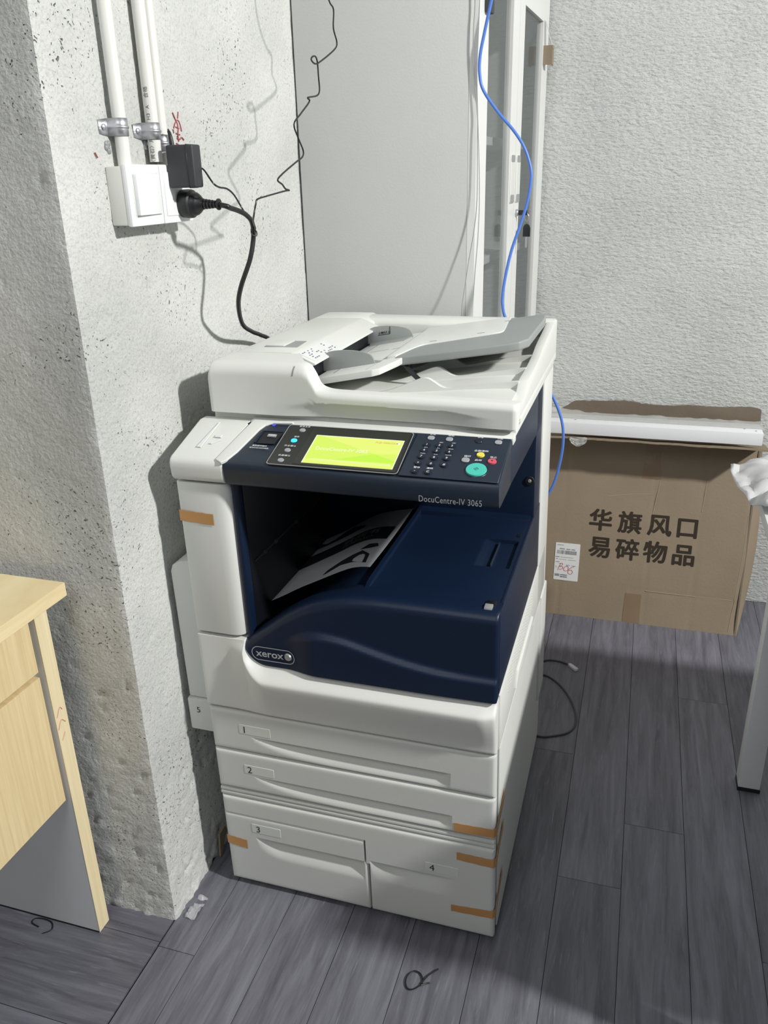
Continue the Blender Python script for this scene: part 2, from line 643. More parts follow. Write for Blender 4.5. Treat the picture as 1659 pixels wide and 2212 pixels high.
def pillar_surface():
    mb = MB()
    H = 2.2
    st = 0.0075
    nf = int(0.62 / st)
    nr = int(0.95 / st)
    nz = int(H / st)
    us = [-(nf - i) * st for i in range(nf + 1)] + [(i + 1) * st for i in range(nr)]
    zs = [j * st for j in range(nz + 1)]

    def fun(u, z):
        # u<0 on the front face, u>0 on the right face; the corner is worn
        low = max(0, 1 - z / 0.75)
        if u < 0:
            p = Vector((XW + u, YW, z))
            n = Vector((0, -1, 0))
        elif u > 0:
            p = Vector((XW, YW + u, z))
            n = Vector((1, 0, 0))
        else:
            p = Vector((XW, YW, z))
            n = Vector((0.7, -0.7, 0))
        q = Vector((p.x * 1.0, p.y * 1.0, p.z))
        d = noise.noise(q * 9) * 0.0016 + noise.noise(q * 30) * 0.0007 + noise.noise(q * 85) * (0.0005 + 0.0011 * low)
        # pock marks, denser low down
        c = noise.noise(q * 48 + Vector((7, 3, 1)))
        if c > 0.42 - 0.10 * low:
            d -= (c - 0.42 + 0.10 * low) * (0.006 + 0.016 * low)
        # chipped corner
        e = abs(u)
        if e < 0.014:
            ch = 0.0018 + 0.004 * max(0, noise.noise(Vector((3, 1, z * 16)))) + 0.003 * max(0, noise.noise(Vector((1, 8, z * 60))))
            d -= ch * (1 - e / 0.014) ** 2 * 0.8
        # rough cement fillet at the foot
        if z < 0.07:
            t = 1 - z / 0.07
            d += t * t * 0.0055 * (0.5 + abs(noise.noise(q * 40)) * 1.5)
        if u < -0.03 and z < 0.55:
            d += max(0, noise.noise(q * 26 + Vector((2, 9, 4)))) * 0.006 * (1 - z / 0.55) * sstep(0.03, 0.1, -u)
        d = max(-0.006, min(0.009, d))
        if e < 0.012 and u != 0:
            n = n.lerp(Vector((0.7, -0.7, 0)), (1 - e / 0.012) * 0.5)
        return p + n * d

    mb.surf(us, zs, fun)
    # plain remainder behind and beside the detailed skin
    mb.box(-1.8, XW - 0.010, YW + 0.010, 1.64, 0, 2.9)
    mb.box(-1.8, XW - 0.60, YW, YW + 0.05, 0, 2.9)
    mb.box(XW - 0.05, XW, YW + 0.90, 1.64, 0, 2.9)
    mb.box(-1.8, XW, YW, 1.64, 2.18, 2.9)
    return mb


wall_left = pillar_surface().build('wall_left', WALL_L, kind='structure', recalc=False)
mb = MB()


def wallmap(u, v, h):
    return (XW + 0.0016 + h, u, v)


for pts in ([(0.213, 1.510), (0.222, 1.497)], [(0.232, 1.512), (0.228, 1.502)],
            [(0.212, 1.486), (0.218, 1.494), (0.228, 1.499), (0.234, 1.492), (0.237, 1.482)],
            [(0.224, 1.496), (0.226, 1.486), (0.223, 1.474), (0.224, 1.465)], [(0.218, 1.488), (0.229, 1.486)],
            [(0.217, 1.478), (0.230, 1.476)], [(0.219, 1.470), (0.229, 1.469), (0.236, 1.472), (0.242, 1.468)],
            [(0.209, 1.484), (0.210, 1.478)], [(0.215, 1.462), (0.222, 1.460)],
            [(-0.024, 1.443), (-0.019, 1.436)]):
    mb.tube([wallmap(a, b, 0.0004) for a, b in pts], 0.0011, 5, 4)
mb.build('marker_drawing', REDCH, wall_left, kind='stuff')
# a lump of old filler under the first pipe clip
mb = MB()
for k in range(7):
    c = (0.012 + random.uniform(-0.004, 0.004), 1.452 + random.uniform(-0.010, 0.010))
    mb.lathe([(0, 0.005), (0.002, 0.004), (0.0035, 0.0012)], (XW, c[0], c[1]), (1, random.uniform(-.3, .3), random.uniform(-.3, .3)), 7)
mb.build('filler_lump', GREYM, wall_left, kind='stuff')

# back wall -------------------------------------------------------------------
wb = MB()
us = [XW - 0.01 + i * 0.02 for i in range(140)]
zs = [j * 0.02 for j in range(146)]
wb.surf(us, zs, lambda u, z: (u, 1.615 + noise.noise(Vector((u * 5, 0, z * 7))) * 0.002 + noise.noise(Vector((u * 21, 3, z * 30))) * 0.0015, z))
wb.box(XW - 0.01, 3.6, 1.625, 1.70, 0, 2.9)
wall_back = wb.build('wall_back', WALL_B, kind='structure', recalc=False)

# ================================================================== copier
K = 0.016


def CX(p):
    return (p[0] - K * p[2], p[1], p[2])


def CB():
    return MB(CX)


copier = thing('office_copier', (0.295, 0.345, 0.0), 'tall white and navy office copier with lit green screen, standing beside the rough pillar', 'copier')
YF = 0.0


def cmap(u, v, h):
    return (u, YF - h, v)


# stand body and feet
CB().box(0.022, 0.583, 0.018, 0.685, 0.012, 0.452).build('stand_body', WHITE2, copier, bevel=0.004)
for x in (0.06, 0.54):
    for y in (0.07, 0.62):
        CB().lathe([(0, 0.022), (0.016, 0.022)], (x, y, 0.0), (0, 0, 1), 14).build('foot', BLACK, copier)


def rnd(d, r):
    return r - math.sqrt(max(0, r * r - (r - d) ** 2)) if d < r else 0.0


def front_panel(name, x0, x1, z0, z1, scoops, mat, keep_rects=None, parent=copier, r=0.0075, seams=()):
    rects = keep_rects or [(x0, x1, z0, z1)]
    mx = [q for rc in rects for q in rc[:2]] + [s[0] for s in scoops] + [s[1] for s in scoops]
    mz = [q for rc in rects for q in rc[2:]] + [s[2] for s in scoops]
    xs = axis_pts(x0, x1, 0.007, mx)
    zs = axis_pts(z0, z1, 0.0045, mz)

    def inside(x, z):
        return any(a <= x <= b and c <= z <= d for a, b, c, d in rects)

    def fun(x, z):
        d = min(x - x0, x1 - x, z - z0, z1 - z)
        y = rnd(max(d, 0), r)
        for (xa, xb, zt, Hh, D, tau, tr) in scoops:
            if xa < x < xb and z < zt + 1e-6:
                zb = zt - Hh * (1 - math.exp(-(x - xa) / tau))
                if z > zb:
                    t = (zt - z) / max(1e-5, zt - zb)
                    amp = D * min(1, (x - xa) / 0.05) * sstep(xb, xb - tr, x)
                    y += amp * (1 - t) ** 1.4
        return (x, YF + y, z)
    b = CB().surf(xs, zs, fun, back=lambda u, v, p: (p.x, 0.017, p.z), keep=inside)
    return b.build(name, mat, parent, smooth=50)


def label_window(parent, x0, x1, z0, z1, txt, tu):
    CB().poly3(roundrect(x0, x1, z0, z1, 0.002, 3), cmap, -0.002, 0.0006).build('label_window', LABELC, parent, bevel=0.0004, seg=1)
    CB().text(txt, cmap, tu, z0 + 0.0030, 0.0215, h=0.0010).build('number', INKK, parent, smooth=0, recalc=False)


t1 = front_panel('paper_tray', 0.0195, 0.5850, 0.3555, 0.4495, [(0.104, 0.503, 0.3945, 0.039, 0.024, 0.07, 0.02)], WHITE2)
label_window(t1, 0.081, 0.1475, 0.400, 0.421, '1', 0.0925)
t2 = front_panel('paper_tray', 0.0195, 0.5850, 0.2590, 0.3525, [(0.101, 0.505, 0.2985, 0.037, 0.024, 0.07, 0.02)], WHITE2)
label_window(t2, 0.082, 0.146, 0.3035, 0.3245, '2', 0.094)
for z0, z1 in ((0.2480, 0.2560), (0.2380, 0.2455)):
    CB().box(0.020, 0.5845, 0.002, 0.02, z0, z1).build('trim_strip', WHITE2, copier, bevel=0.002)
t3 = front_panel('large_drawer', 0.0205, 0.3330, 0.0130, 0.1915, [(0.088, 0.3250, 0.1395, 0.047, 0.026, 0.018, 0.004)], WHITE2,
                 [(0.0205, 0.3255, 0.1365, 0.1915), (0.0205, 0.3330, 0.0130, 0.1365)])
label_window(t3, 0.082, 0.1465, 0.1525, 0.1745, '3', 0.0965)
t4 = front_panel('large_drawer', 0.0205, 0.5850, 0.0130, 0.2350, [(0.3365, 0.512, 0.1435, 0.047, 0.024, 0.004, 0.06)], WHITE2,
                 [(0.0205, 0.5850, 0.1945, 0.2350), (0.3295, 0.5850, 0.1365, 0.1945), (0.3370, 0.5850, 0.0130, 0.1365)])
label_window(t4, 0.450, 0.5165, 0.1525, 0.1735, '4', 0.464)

# lower front cover with a ledge round the navy door ------------------------------
RN = 0.045


def navy_bot(x):
    if x < 0.115:
        return 0.615
    if x < 0.115 + RN:
        a = RN - (x - 0.115)
        return 0.568 + RN - math.sqrt(max(0, RN * RN - a * a))
    return 0.568


ARCH = smooth_tab([(0.108, 0.607), (0.115, 0.613), (0.15, 0.641), (0.20, 0.680), (0.25, 0.708), (0.30, 0.724), (0.35, 0.7315), (0.42, 0.7335), (0.5855, 0.7335)])


def navy_top(x):
    return interp(ARCH, x)


def cover_y(x, z):
    top = min(navy_bot(x) - 0.0015, 0.6185)
    d = top - z
    # distance to the navy outline, also sideways at the left
    g = sstep(0.075, 0.155, x) * (1 - sstep(0.56, 0.585, x) * 0.3)
    led = sstep(0, 0.026, d) if d < 0.026 else 1
    fall = 1 - 0.85 * sstep(0.028, 0.115, d) ** 0.8
    y = -0.026 * led * fall * g
    y += rnd(max(0, min(x - 0.0165, 0.5855 - x, z - 0.4535)), 0.006)
    return y


xs = axis_pts(0.0165, 0.5855, 0.008, (0.115, 0.12, 0.13, 0.145))
CB().surf(xs, [i / 40 for i in range(41)],
          lambda x, v: (x, cover_y(x, lerp(0.4535, min(navy_bot(x) - 0.0015, 0.6185), v)), lerp(0.4535, min(navy_bot(x) - 0.0015, 0.6185), v)),
          back=lambda u, v, p: (p.x, 0.03, p.z)).build('lower_front_cover', WHITE, copier, smooth=50)

SC = smooth_tab([(0.17, 0.612), (0.209, 0.638), (0.235, 0.650), (0.262, 0.6555), (0.29, 0.6550), (0.323, 0.650), (0.386, 0.634), (0.43, 0.625), (0.48, 0.618), (0.53, 0.615), (0.60, 0.614)])


def navy_y(x, z):
    zt = navy_top(x)
    s = interp(SC, x)
    amp = 0.010 * sstep(0.195, 0.26, x) * (1 - 0.25 * sstep(0.45, 0.6, x))
    y = -0.003 - amp * sstep(s + 0.001, s - 0.0125, z)
    d = zt - z
    R = 0.020
    if d < R:
        y += R - math.sqrt(max(0, R * R - (R - d) ** 2))
    y += rnd(max(0, min(x - 0.113, 0.586 - x)), 0.006)
    return y


xs = axis_pts(0.1135, 0.5855, 0.007, (0.115, 0.12, 0.13, 0.14))
vv = sorted(set([i / 44 for i in range(45)] + [1 - 0.5 ** k for k in range(3, 9)]))
navy_cover = CB().surf(xs, vv, lambda x, v: (x, navy_y(x, lerp(navy_bot(x), navy_top(x), v)), lerp(navy_bot(x), navy_top(x), v)),
                       back=lambda u, v, p: (p.x, 0.05, p.z - (0.004 if v > 0.99 else 0))).build('front_door', NAVY, copier, smooth=50)
# badge
nm = lambda u, v, h: (u, -0.0035 - h, v)
nmb = lambda u, v, h: (u, navy_y(u, 0.594) - h, v)
b = CB()
o_ = roundrect(0.130, 0.2165, 0.5795, 0.6085, 0.0144, 8)
i_ = roundrect(0.1315, 0.2150, 0.5810, 0.6070, 0.0130, 8)
n = len(o_)
b.add([nmb(u, v, 0.0012) for u, v in o_] + [nmb(u, v, 0.0012) for u, v in i_], [(i, (i + 1) % n, (i + 1) % n + n, i + n) for i in range(n)])
b.text('xerox', nmb, 0.166, 0.588, 0.0205, bold=0.018, h=0.0012, sx=1.08)
b.build('badge_lettering', INKG, navy_cover, smooth=0, recalc=False, kind='stuff')
b = CB()
b.disc((0.2025, 0.594), 0.0078, nmb, 0.0, 0.0028, 20, r2=0.006)
b.build('badge_ball', CHROME, navy_cover)

# core behind the covers ----------------------------------------------------------
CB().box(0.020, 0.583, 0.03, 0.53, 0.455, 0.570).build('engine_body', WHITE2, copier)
CB().box(0.0165, 0.030, 0.03, 0.53, 0.570, 0.920).build('side_cover', WHITE, copier, bevel=0.004)
b = CB()
pl = [(0.0165, 0.034), (0.0165, 0.006), (0.0180, 0.002), (0.022, 0.0)]
pl += [(0.090, -0.001), (0.100, 0.0), (0.108, 0.003), (0.113, 0.008), (0.1165, 0.016), (0.1175, 0.034)]
b.prism(pl, 2, 0.6215, 0.9185)
b.build('column_door', WHITE, copier, bevel=0.0025, seg=2)
CB().box(0.030, 0.128, 0.034, 0.44, 0.572, 0.925).build('bay_side_wall', BLACKIN, copier, bevel=0.006)
CB().box(0.1176, 0.128, 0.010, 0.034, 0.600, 0.925).build('bay_trim', NAVY, copier, bevel=0.004)
CB().box(0.126, 0.131, 0.05, 0.43, 0.7540, 0.7560).build('exit_guide', DKGREY, copier, bevel=0.0006, seg=1)
for y in (0.085, 0.135, 0.235):
    CB().lathe([(0, 0.004), (0.007, 0.004)], (0.130, y, 0.7555), (0, 1, 0), 12).build('exit_roller', DKGREY, copier)
bayback = CB().box(0.118, 0.5855, 0.44, 0.53, 0.570, 1.0).build('bay_back_wall', NAVY, copier, bevel=0.006)
b = CB()
sm = lambda u, v, h: (u, 0.44 - h, v)
b.disc((0.574, 0.810), 0.010, sm, 0, 0.0025, 18, r2=0.009)
b.build('screw_cap', BLACK, bayback)
b = CB().disc((0.574, 0.810), 0.0045, sm, 0.002, 0.0036, 10, r2=0.003)
b.build('screw', GREYM, bayback)
CB().box(0.0175, 0.5885, 0.53, 0.690, 0.455, 1.012).build('rear_cover', WHITE, copier, bevel=0.006)
rs = CB().box(0.579, 0.5865, 0.012, 0.53, 0.572, 0.7290).build('navy_side_panel', NAVY, copier, bevel=0.002)
# white right side skin, vent and grip
rs = CB().box(0.583, 0.5885, 0.014, 0.66, 0.458, 0.570).build('right_side_panel', WHITE, copier, bevel=0.002)
b = CB()
for i in range(24):
    for j in range(7):
        y0 = 0.10 + i * 0.0145
        z0 = 0.518 + j * 0.0065
        b.box(0.5883, 0.5889, y0, y0 + 0.010, z0, z0 + 0.0028)
b.build('vent_slots', LABELC, rs, smooth=0, kind='stuff')
CB().prism([(0.19, 0.468), (0.43, 0.468), (0.43, 0.498), (0.21, 0.498)], 0, 0.5880, 0.5925).build('carry_grip', WHITE, rs, bevel=0.0015)
CB().box(0.5835, 0.5870, 0.03, 0.66, 0.016, 0.446).build('stand_side_panel', WHITE2, copier, bevel=0.002)
CB().box(0.575, 0.592, 0.60, 0.70, 0.16, 0.455).build('rear_side_cover', WHITE2, copier, bevel=0.004)

# output tray ------------------------------------------------------------------------


TLO = smooth_tab([(0.12, 0.585), (0.16, 0.618), (0.22, 0.662), (0.28, 0.700), (0.320, 0.716), (0.336, 0.720), (0.40, 0.724)])


def tray_z(x, y):
    a = navy_top(x) - 0.004
    rim = 0.7315
    lo = interp(TLO, x)
    hollow = lerp(0.7235, rim - 0.0005, sstep(0.36, 0.53, x))
    mid = lo if x <= 0.336 else (rim if x <= 0.345 else hollow)
    if y <= 0.085:
        z = lerp(a, mid, sstep(0.05, 0.085, y))
    elif y >= 0.413:
        z = rim + 0.001 if x > 0.336 else lo + 0.004
    else:
        z = mid
    # hollow for the paper stop
    if 0.505 < x < 0.574 and 0.18 < y < 0.305:
        z -= 0.007 * sstep(0.505, 0.53, x) * sstep(0.574, 0.5735, x)
    return z


xs = axis_pts(0.122, 0.5790, 0.012, (0.336, 0.345, 0.505, 0.574))
ys = axis_pts(0.012, 0.442, 0.016, (0.05, 0.085, 0.18, 0.305, 0.413))
otray = CB().surf(xs, ys, lambda x, y: (x, y, tray_z(x, y)), back=lambda u, v, p: (p.x, p.y, 0.568)).build('output_tray', NAVY, copier, smooth=35)
b = CB().box(0.5365, 0.5385, 0.19, 0.295, 0.716, 0.7305)
b.build('paper_stop', NAVY2, otray, bevel=0.0006)
CB().box(0.567, 0.573, 0.325, 0.338, 0.7272, 0.7322).build('tray_hole', BLACKIN, otray)
b = CB()
b.prism([(0.552, 0.012), (0.577, 0.012), (0.574, 0.050), (0.558, 0.050)], 2, 0.7270, 0.7325)
b.build('latch_pocket', BLACKIN, otray, bevel=0.0006)
b = CB()
b.prism([(0.014, 0.7300), (0.032, 0.7300), (0.030, 0.7370), (0.016, 0.7362)], 0, 0.5580, 0.5715)
b.build('release_latch', GREYM, otray, bevel=0.001)

# scanner arm + platen frame
CB().prism([(0.10, 0.922), (0.52, 0.906), (0.52, 1.0), (0.10, 1.0)], 0, 0.112, 0.5855).build('scanner_arm', NAVY, copier, bevel=0.004)
CB().box(0.0370, 0.5885, 0.128, 0.690, 0.9985, 1.0125).build('platen_frame', WHITE, copier, bevel=0.003)

# control panel ----------------------------------------------------------------------
TY, TZ = 0.9529, 0.3032


def pan(u, s, h):
    return (u, -0.010 + TY * s - TZ * h, 0.965 + TZ * s + TY * h)


prof = [(0.012, 0.9215), (-0.004, 0.9235), (-0.0095, 0.930), (-0.0120, 0.948), (-0.0118, 0.956), (-0.0090, 0.9625), (-0.003, 0.9665)]
prof += [(0.105, 1.0005), (0.13, 1.0005), (0.13, 0.9215)]
console = CB().prism(prof, 0, 0.0170, 0.1180).build('control_panel', WHITE, copier, bevel=0.005, seg=3)
prof2 = [(0.012, 0.9215), (-0.004, 0.9225), (-0.0080, 0.926), (-0.0100, 0.932), (-0.0118, 0.948), (-0.0115, 0.956), (-0.0085, 0.9623), (-0.0025, 0.9660), (0.108, 1.0010), (0.108, 0.9215)]
CB().prism(prof2, 0, 0.1185, 0.5850).build('console_body', NAVY2, console, bevel=0.002)
CB().prism([(0.108, 0.990), (0.108, 1.0012), (0.122, 1.0055), (0.135, 1.0055), (0.135, 0.990)], 0, 0.118, 0.5875).build('console_back_trim', WHITE, console, bevel=0.0015)
# white shoulder that curves up to the navy plate
sh = [(0.104, 0.004), (0.1180, -0.0045), (0.1255, 0.004), (0.134, 0.030), (0.1425, 0.075), (0.1465, 0.098), (0.152, 0.112), (0.163, 0.1205), (0.20, 0.1235), (0.20, 0.128), (0.124, 0.128)]
CB().poly3(sh, pan, -0.004, 0.0016).build('console_shoulder', WHITE, console, bevel=0.0014, seg=3)
CB().poly3([(0.4245, 0.0015), (0.5825, 0.0020), (0.5845, 0.1180), (0.4285, 0.1180)], pan, -0.001, 0.0009).build('keypad_plate', NAVY2, console, bevel=0.0004, seg=1)
# raised guide mark on the white end
b = CB()
b.poly3([(0.054, 0.034), (0.062, 0.034), (0.0640, 0.112), (0.0625, 0.112)], pan, 0, 0.0018)
b.poly3([(0.074, 0.066), (0.086, 0.066), (0.086, 0.074), (0.0745, 0.074)], pan, 0, 0.0018)
b.poly3([(0.072, 0.046), (0.0765, 0.046), (0.090, 0.060), (0.086, 0.061)], pan, 0, 0.0018)
b.build('panel_mark', LABELW, console, kind='stuff')
# usb pocket
b = CB()
b.poly3([(0.1530, 0.0560), (0.1910, 0.0580), (0.1935, 0.0930), (0.1550, 0.0930)], pan, 0.0009, 0.0016)
pocket = b.build('usb_pocket', BLACKIN, console)
b = CB().poly3([(0.1530, 0.056), (0.1570, 0.0565), (0.1585, 0.0935), (0.1550, 0.093)], pan, 0.0012, 0.0030)
b.poly3([(0.1585, 0.0925), (0.1935, 0.0925), (0.1935, 0.0945), (0.1585, 0.0945)], pan, 0.0012, 0.0024)
b.build('usb_pocket_rim', NAVY, console)
b = CB()
b.poly3(roundrect(0.1700, 0.1860, 0.0765, 0.0845, 0.001, 2), pan, 0.0016, 0.0030)
b.build('usb_port', GREYM, console)
b = CB().poly3([(0.1715, 0.0795), (0.1845, 0.0795), (0.1845, 0.0820), (0.1715, 0.0820)], pan, 0.0030, 0.0034)
b.build('usb_tongue', INKW, console)
# bezel with the touch screen
b = CB()
b.poly3(roundrect(0.1975, 0.4225, 0.0025, 0.1180, 0.006, 5), pan, -0.001, 0.0012)
bez = b.build('screen_bezel', BEZEL, console)
b = CB()
o_ = roundrect(0.1968, 0.4232, 0.0018, 0.1187, 0.0065, 6)
i_ = roundrect(0.1983, 0.4217, 0.0033, 0.1172, 0.0055, 6)
n = len(o_)
b.add([pan(u, v, 0.0016) for u, v in o_] + [pan(u, v, 0.0016) for u, v in i_], [(i, (i + 1) % n, (i + 1) % n + n, i + n) for i in range(n)])
b.build('bezel_outline', GREYP, console, smooth=0)
b = CB()
b.poly3([(0.2425, 0.0080), (0.4190, 0.0060), (0.4180, 0.1150), (0.2435, 0.1150)], pan, 0.0008, 0.0017)
b.build('screen_frame', plain('screen_frame_black', (0.024, 0.025, 0.020, 1), 0.35), console)
S1 = emit('screen_green', lin(216, 244, 92))
S2 = emit('screen_yellow', lin(231, 246, 116))
S3 = emit('screen_deep', lin(196, 244, 62))
S4 = emit('screen_white', lin(246, 252, 224))
S5 = emit('screen_red', lin(224, 120, 52))
S6 = emit('screen_pale', lin(232, 247, 150))
X0, X1, Y0, Y1 = 0.2565, 0.4125, 0.0125, 0.0925
sx = lambda u: X0 + (X1 - X0) * u
sy = lambda v: Y0 + (Y1 - Y0) * v
b = CB()


def flat(poly, h, m):
    b.m = m
    b.add([pan(sx(u), sy(v), h) for u, v in poly], [tuple(range(len(poly)))])


flat([(0, 0), (1, 0), (1, 1), (0, 1)], 0.0020, 3)
flat([(0.012, 0.0), (0.99, 0.0), (0.99, 0.975), (0.012, 0.975)], 0.0021, 0)
flat([(0.06, 0.975), (0.99, 0.975), (0.99, 0.50), (0.74, 0.46)], 0.0022, 1)
flat([(0.33, 0.17), (0.74, 0.46), (0.99, 0.26), (0.99, 0.20)], 0.0023, 2)
flat([(0.012, 0.0), (0.99, 0.0), (0.99, 0.10), (0.012, 0.15)], 0.00225, 1)
flat([(0.08, 0.105), (0.96, 0.100), (0.96, 0.155), (0.08, 0.165)], 0.0024, 5)
smap = lambda u, v, h: pan(u, v, h)
b.m = 3
b.text('DocuCentre-IV 3065', smap, sx(0.075), sy(0.47), 0.0125, align='LEFT', h=0.0026, sx=0.86)
b.m = 4
b.text('FUJI XEROX', smap, sx(0.70), sy(0.84), 0.0062, align='LEFT', h=0.0026, sx=1.05)
b.m = 3
flat([(0.925, 0.83), (0.965, 0.83), (0.965, 0.91), (0.925, 0.91)], 0.0024, 3)
b.m = 4
b.disc((sx(0.935), sy(0.865)), 0.0017, smap, 0.0025, 0.0026, 10)
b.build('touch_screen', [S1, S2, S3, S4, S5, S6], console, smooth=0, recalc=False)
# leds and function keys
b = CB().disc((0.1680, 0.1145), 0.0032, pan, 0.0009, 0.0016, 14)
b.build('power_led', emit('led_blue', lin(70, 80, 245), 1.0), console)
for (u, s, mat, r) in ((0.2258, 0.1039, BTNG, 0.0058), (0.2208, 0.0436, BTNG, 0.0058), (0.2195, 0.0149, BTNG, 0.0058)):
    CB().disc((u, s), r, pan, 0.0010, 0.0026, 18, ry=r * 0.92, r2=r * 0.85).build('function_button', mat, console)
m_, nt_, b_ = new_mat('led_button_blue')
b_.inputs['Base Color'].default_value = lin(60, 190, 255)
b_.inputs['Emission Color'].default_value = lin(30, 170, 255)
b_.inputs['Emission Strength'].default_value = 1.6 / (2 ** EXPO)
CB().disc((0.2218, 0.0722), 0.0058, pan, 0.0010, 0.0026, 18, ry=0.0054, r2=0.005).build('function_button', m_, console)
# keypad
KEYS = [('1', 0.4519, 0.0853), ('2', 0.4730, 0.0855), ('3', 0.4937, 0.0860), ('4', 0.4509, 0.0693), ('5', 0.4719, 0.0696), ('6', 0.4928, 0.0693),
        ('7', 0.4502, 0.0524), ('8', 0.4715, 0.0517), ('9', 0.4919, 0.0521), ('*', 0.4494, 0.0348), ('0', 0.4704, 0.0342), ('#', 0.4917, 0.0345),
        ('-', 0.4491, 0.0133), ('C', 0.4703, 0.0131)]
tx = CB()
for ch, u, s in KEYS:
    CB().disc((u, s), 0.0062, pan, 0.0008, 0.0034, 18, ry=0.0060, r2=0.0055).build('keypad_key', BTNN, console)
    tx.text(ch, pan, u, s - 0.0022 - (0.001 if ch == '*' else 0), 0.0066, h=0.0037, bold=0.02)
for (u, s, mat) in ((0.4538, 0.1070, BTNG), (0.4849, 0.1065, BTNG), (0.5338, 0.1076, BTNN), (0.5657, 0.1071, BTNG)):
    CB().poly3(roundrect(u - 0.0060, u + 0.0060, s - 0.0058, s + 0.0052, 0.0045, 4), pan, 0.0008, 0.0026).build('function_button', mat, console, bevel=0.0006, seg=1)
CB().poly3(roundrect(0.5224 - 0.0065, 0.5224 + 0.0065, 0.0465, 0.0585, 0.005, 4), pan, 0.0008, 0.0030).build('interrupt_button', BTNG, console, bevel=0.0007, seg=1)
CB().disc((0.5435, 0.0689), 0.0066, pan, 0.0008, 0.0032, 20, ry=0.0062, r2=0.006).build('clear_all_button', BTNY, console)
stop = CB().disc((0.5645, 0.0539), 0.0072, pan, 0.0008, 0.0032, 20, ry=0.0068, r2=0.0066).build('stop_button', BTNR, console)
b = CB().disc((0.5435, 0.0290), 0.0200, pan, 0.0005, 0.0014, 28, ry=0.0200, r2=0.0190)
b.build('start_button_well', BTNN, console)
CB().disc((0.5440, 0.0288), 0.0168, pan, 0.0010, 0.0036, 28, ry=0.0166, r2=0.0160).build('start_button', BTNT, console)
b = CB()
for k in range(4):
    a0, a1 = math.pi / 2 * k, math.pi / 2 * (k + 1)
    c = (0.5440, 0.0293)
    p0 = (c[0] + 0.0040 * math.cos(a0), c[1] + 0.0040 * math.sin(a0))
    p1 = (c[0] + 0.0040 * math.cos(a1), c[1] + 0.0040 * math.sin(a1))
    q0 = (c[0] + 0.0032 * math.cos(a0), c[1] + 0.0032 * math.sin(a0))
    q1 = (c[0] + 0.0032 * math.cos(a1), c[1] + 0.0032 * math.sin(a1))
    b.add([pan(u, v, 0.0039) for u, v in (p0, p1, q1, q0)], [(0, 1, 2, 3)])
b.add([pan(u, v, 0.0039) for u, v in ((0.5432, 0.0282), (0.5432, 0.0304), (0.5452, 0.0293))], [(0, 1, 2)])
b.add([pan(u, v, 0.0035) for u, v in ((0.5632, 0.0530), (0.5658, 0.0530), (0.5658, 0.0552), (0.5632, 0.0552))], [(0, 1, 2, 3)])
b.build('button_symbol', INKK, console, smooth=0, kind='stuff')
for t, u, s, z in (('ABC', 0.4738, 0.0938, 0.0034), ('DEF', 0.4950, 0.0942, 0.0034), ('GHI', 0.4515, 0.0775, 0.0034), ('JKL', 0.4725, 0.0777, 0.0034),
                   ('MNO', 0.4935, 0.0775, 0.0034), ('PQRS', 0.4508, 0.0606, 0.0034), ('TUV', 0.4720, 0.0600, 0.0034), ('WXYZ', 0.4925, 0.0603, 0.0034),
                   ('暂停', 0.4500, 0.0215, 0.0054), ('清除', 0.4712, 0.0213, 0.0054), ('认证', 0.4550, 0.1148, 0.0052), ('帮助', 0.4862, 0.1143, 0.0052),
                   ('语言', 0.5350, 0.1150, 0.0052), ('节能', 0.5668, 0.1148, 0.0052), ('全部清除', 0.5430, 0.0770, 0.0058), ('插印', 0.5235, 0.0605, 0.0056),
                   ('启动', 0.5425, 0.0520, 0.0058), ('停止', 0.5650, 0.0625, 0.0056),
                   ('服务主页', 0.2270, 0.1125, 0.0048), ('服务', 0.2233, 0.0810, 0.0048), ('作业确认', 0.2214, 0.0536, 0.0052), ('机器确认', 0.2214, 0.0258, 0.0052),
                   ('●数据传输时', 0.1675, 0.0475, 0.0046), ('请勿拔出USB存储器。', 0.1690, 0.0415, 0.0040)):
    tx.text(t, pan, u, s, z, h=0.0022, bold=0.012, spacing=1.12 if len(t) == 4 and t[0] in '服作机' else 1.0)
tx.build('panel_lettering', INKW, console, smooth=0, recalc=False, kind='stuff')
b = CB()
lm = lambda u, v, h: (u, -0.0110 - h, v)
b.text('DocuCentre-IV 3065', lm, 0.4585, 0.9265, 0.0148, align='LEFT', h=0.0012, sx=0.755, spacing=1.06)
b.build('model_lettering', INKG, console, smooth=0, recalc=False, kind='stuff')

# lid and document feeder -----------------------------------------------------------
LY = 0.110
b = CB()
fw_ = [(0.0370, 1.0150), (0.5915, 1.0150), (0.5935, 1.0200), (0.5935, 1.0530), (0.5900, 1.0560), (0.300, 1.0600), (0.280, 1.0630), (0.266, 1.0700), (0.2580, 1.0800),
       (0.2520, 1.0930), (0.2460, 1.1010), (0.2380, 1.1035), (0.060, 1.1045), (0.046, 1.1010), (0.0395, 1.0920)]


def lidfront(x, v):
    # height of the front wall at x
    zt = interp(LT, x)
    return zt


LT = smooth_tab([(0.038, 1.088), (0.043, 1.098), (0.055, 1.1045), (0.14, 1.1065), (0.205, 1.1065), (0.2220, 1.1050), (0.2310, 1.1005), (0.2365, 1.0925), (0.2405, 1.0820), (0.2445, 1.0730), (0.2505, 1.0665), (0.2600, 1.0625), (0.273, 1.0605), (0.300, 1.0597), (0.45, 1.0580), (0.588, 1.0560), (0.5925, 1.0520)])


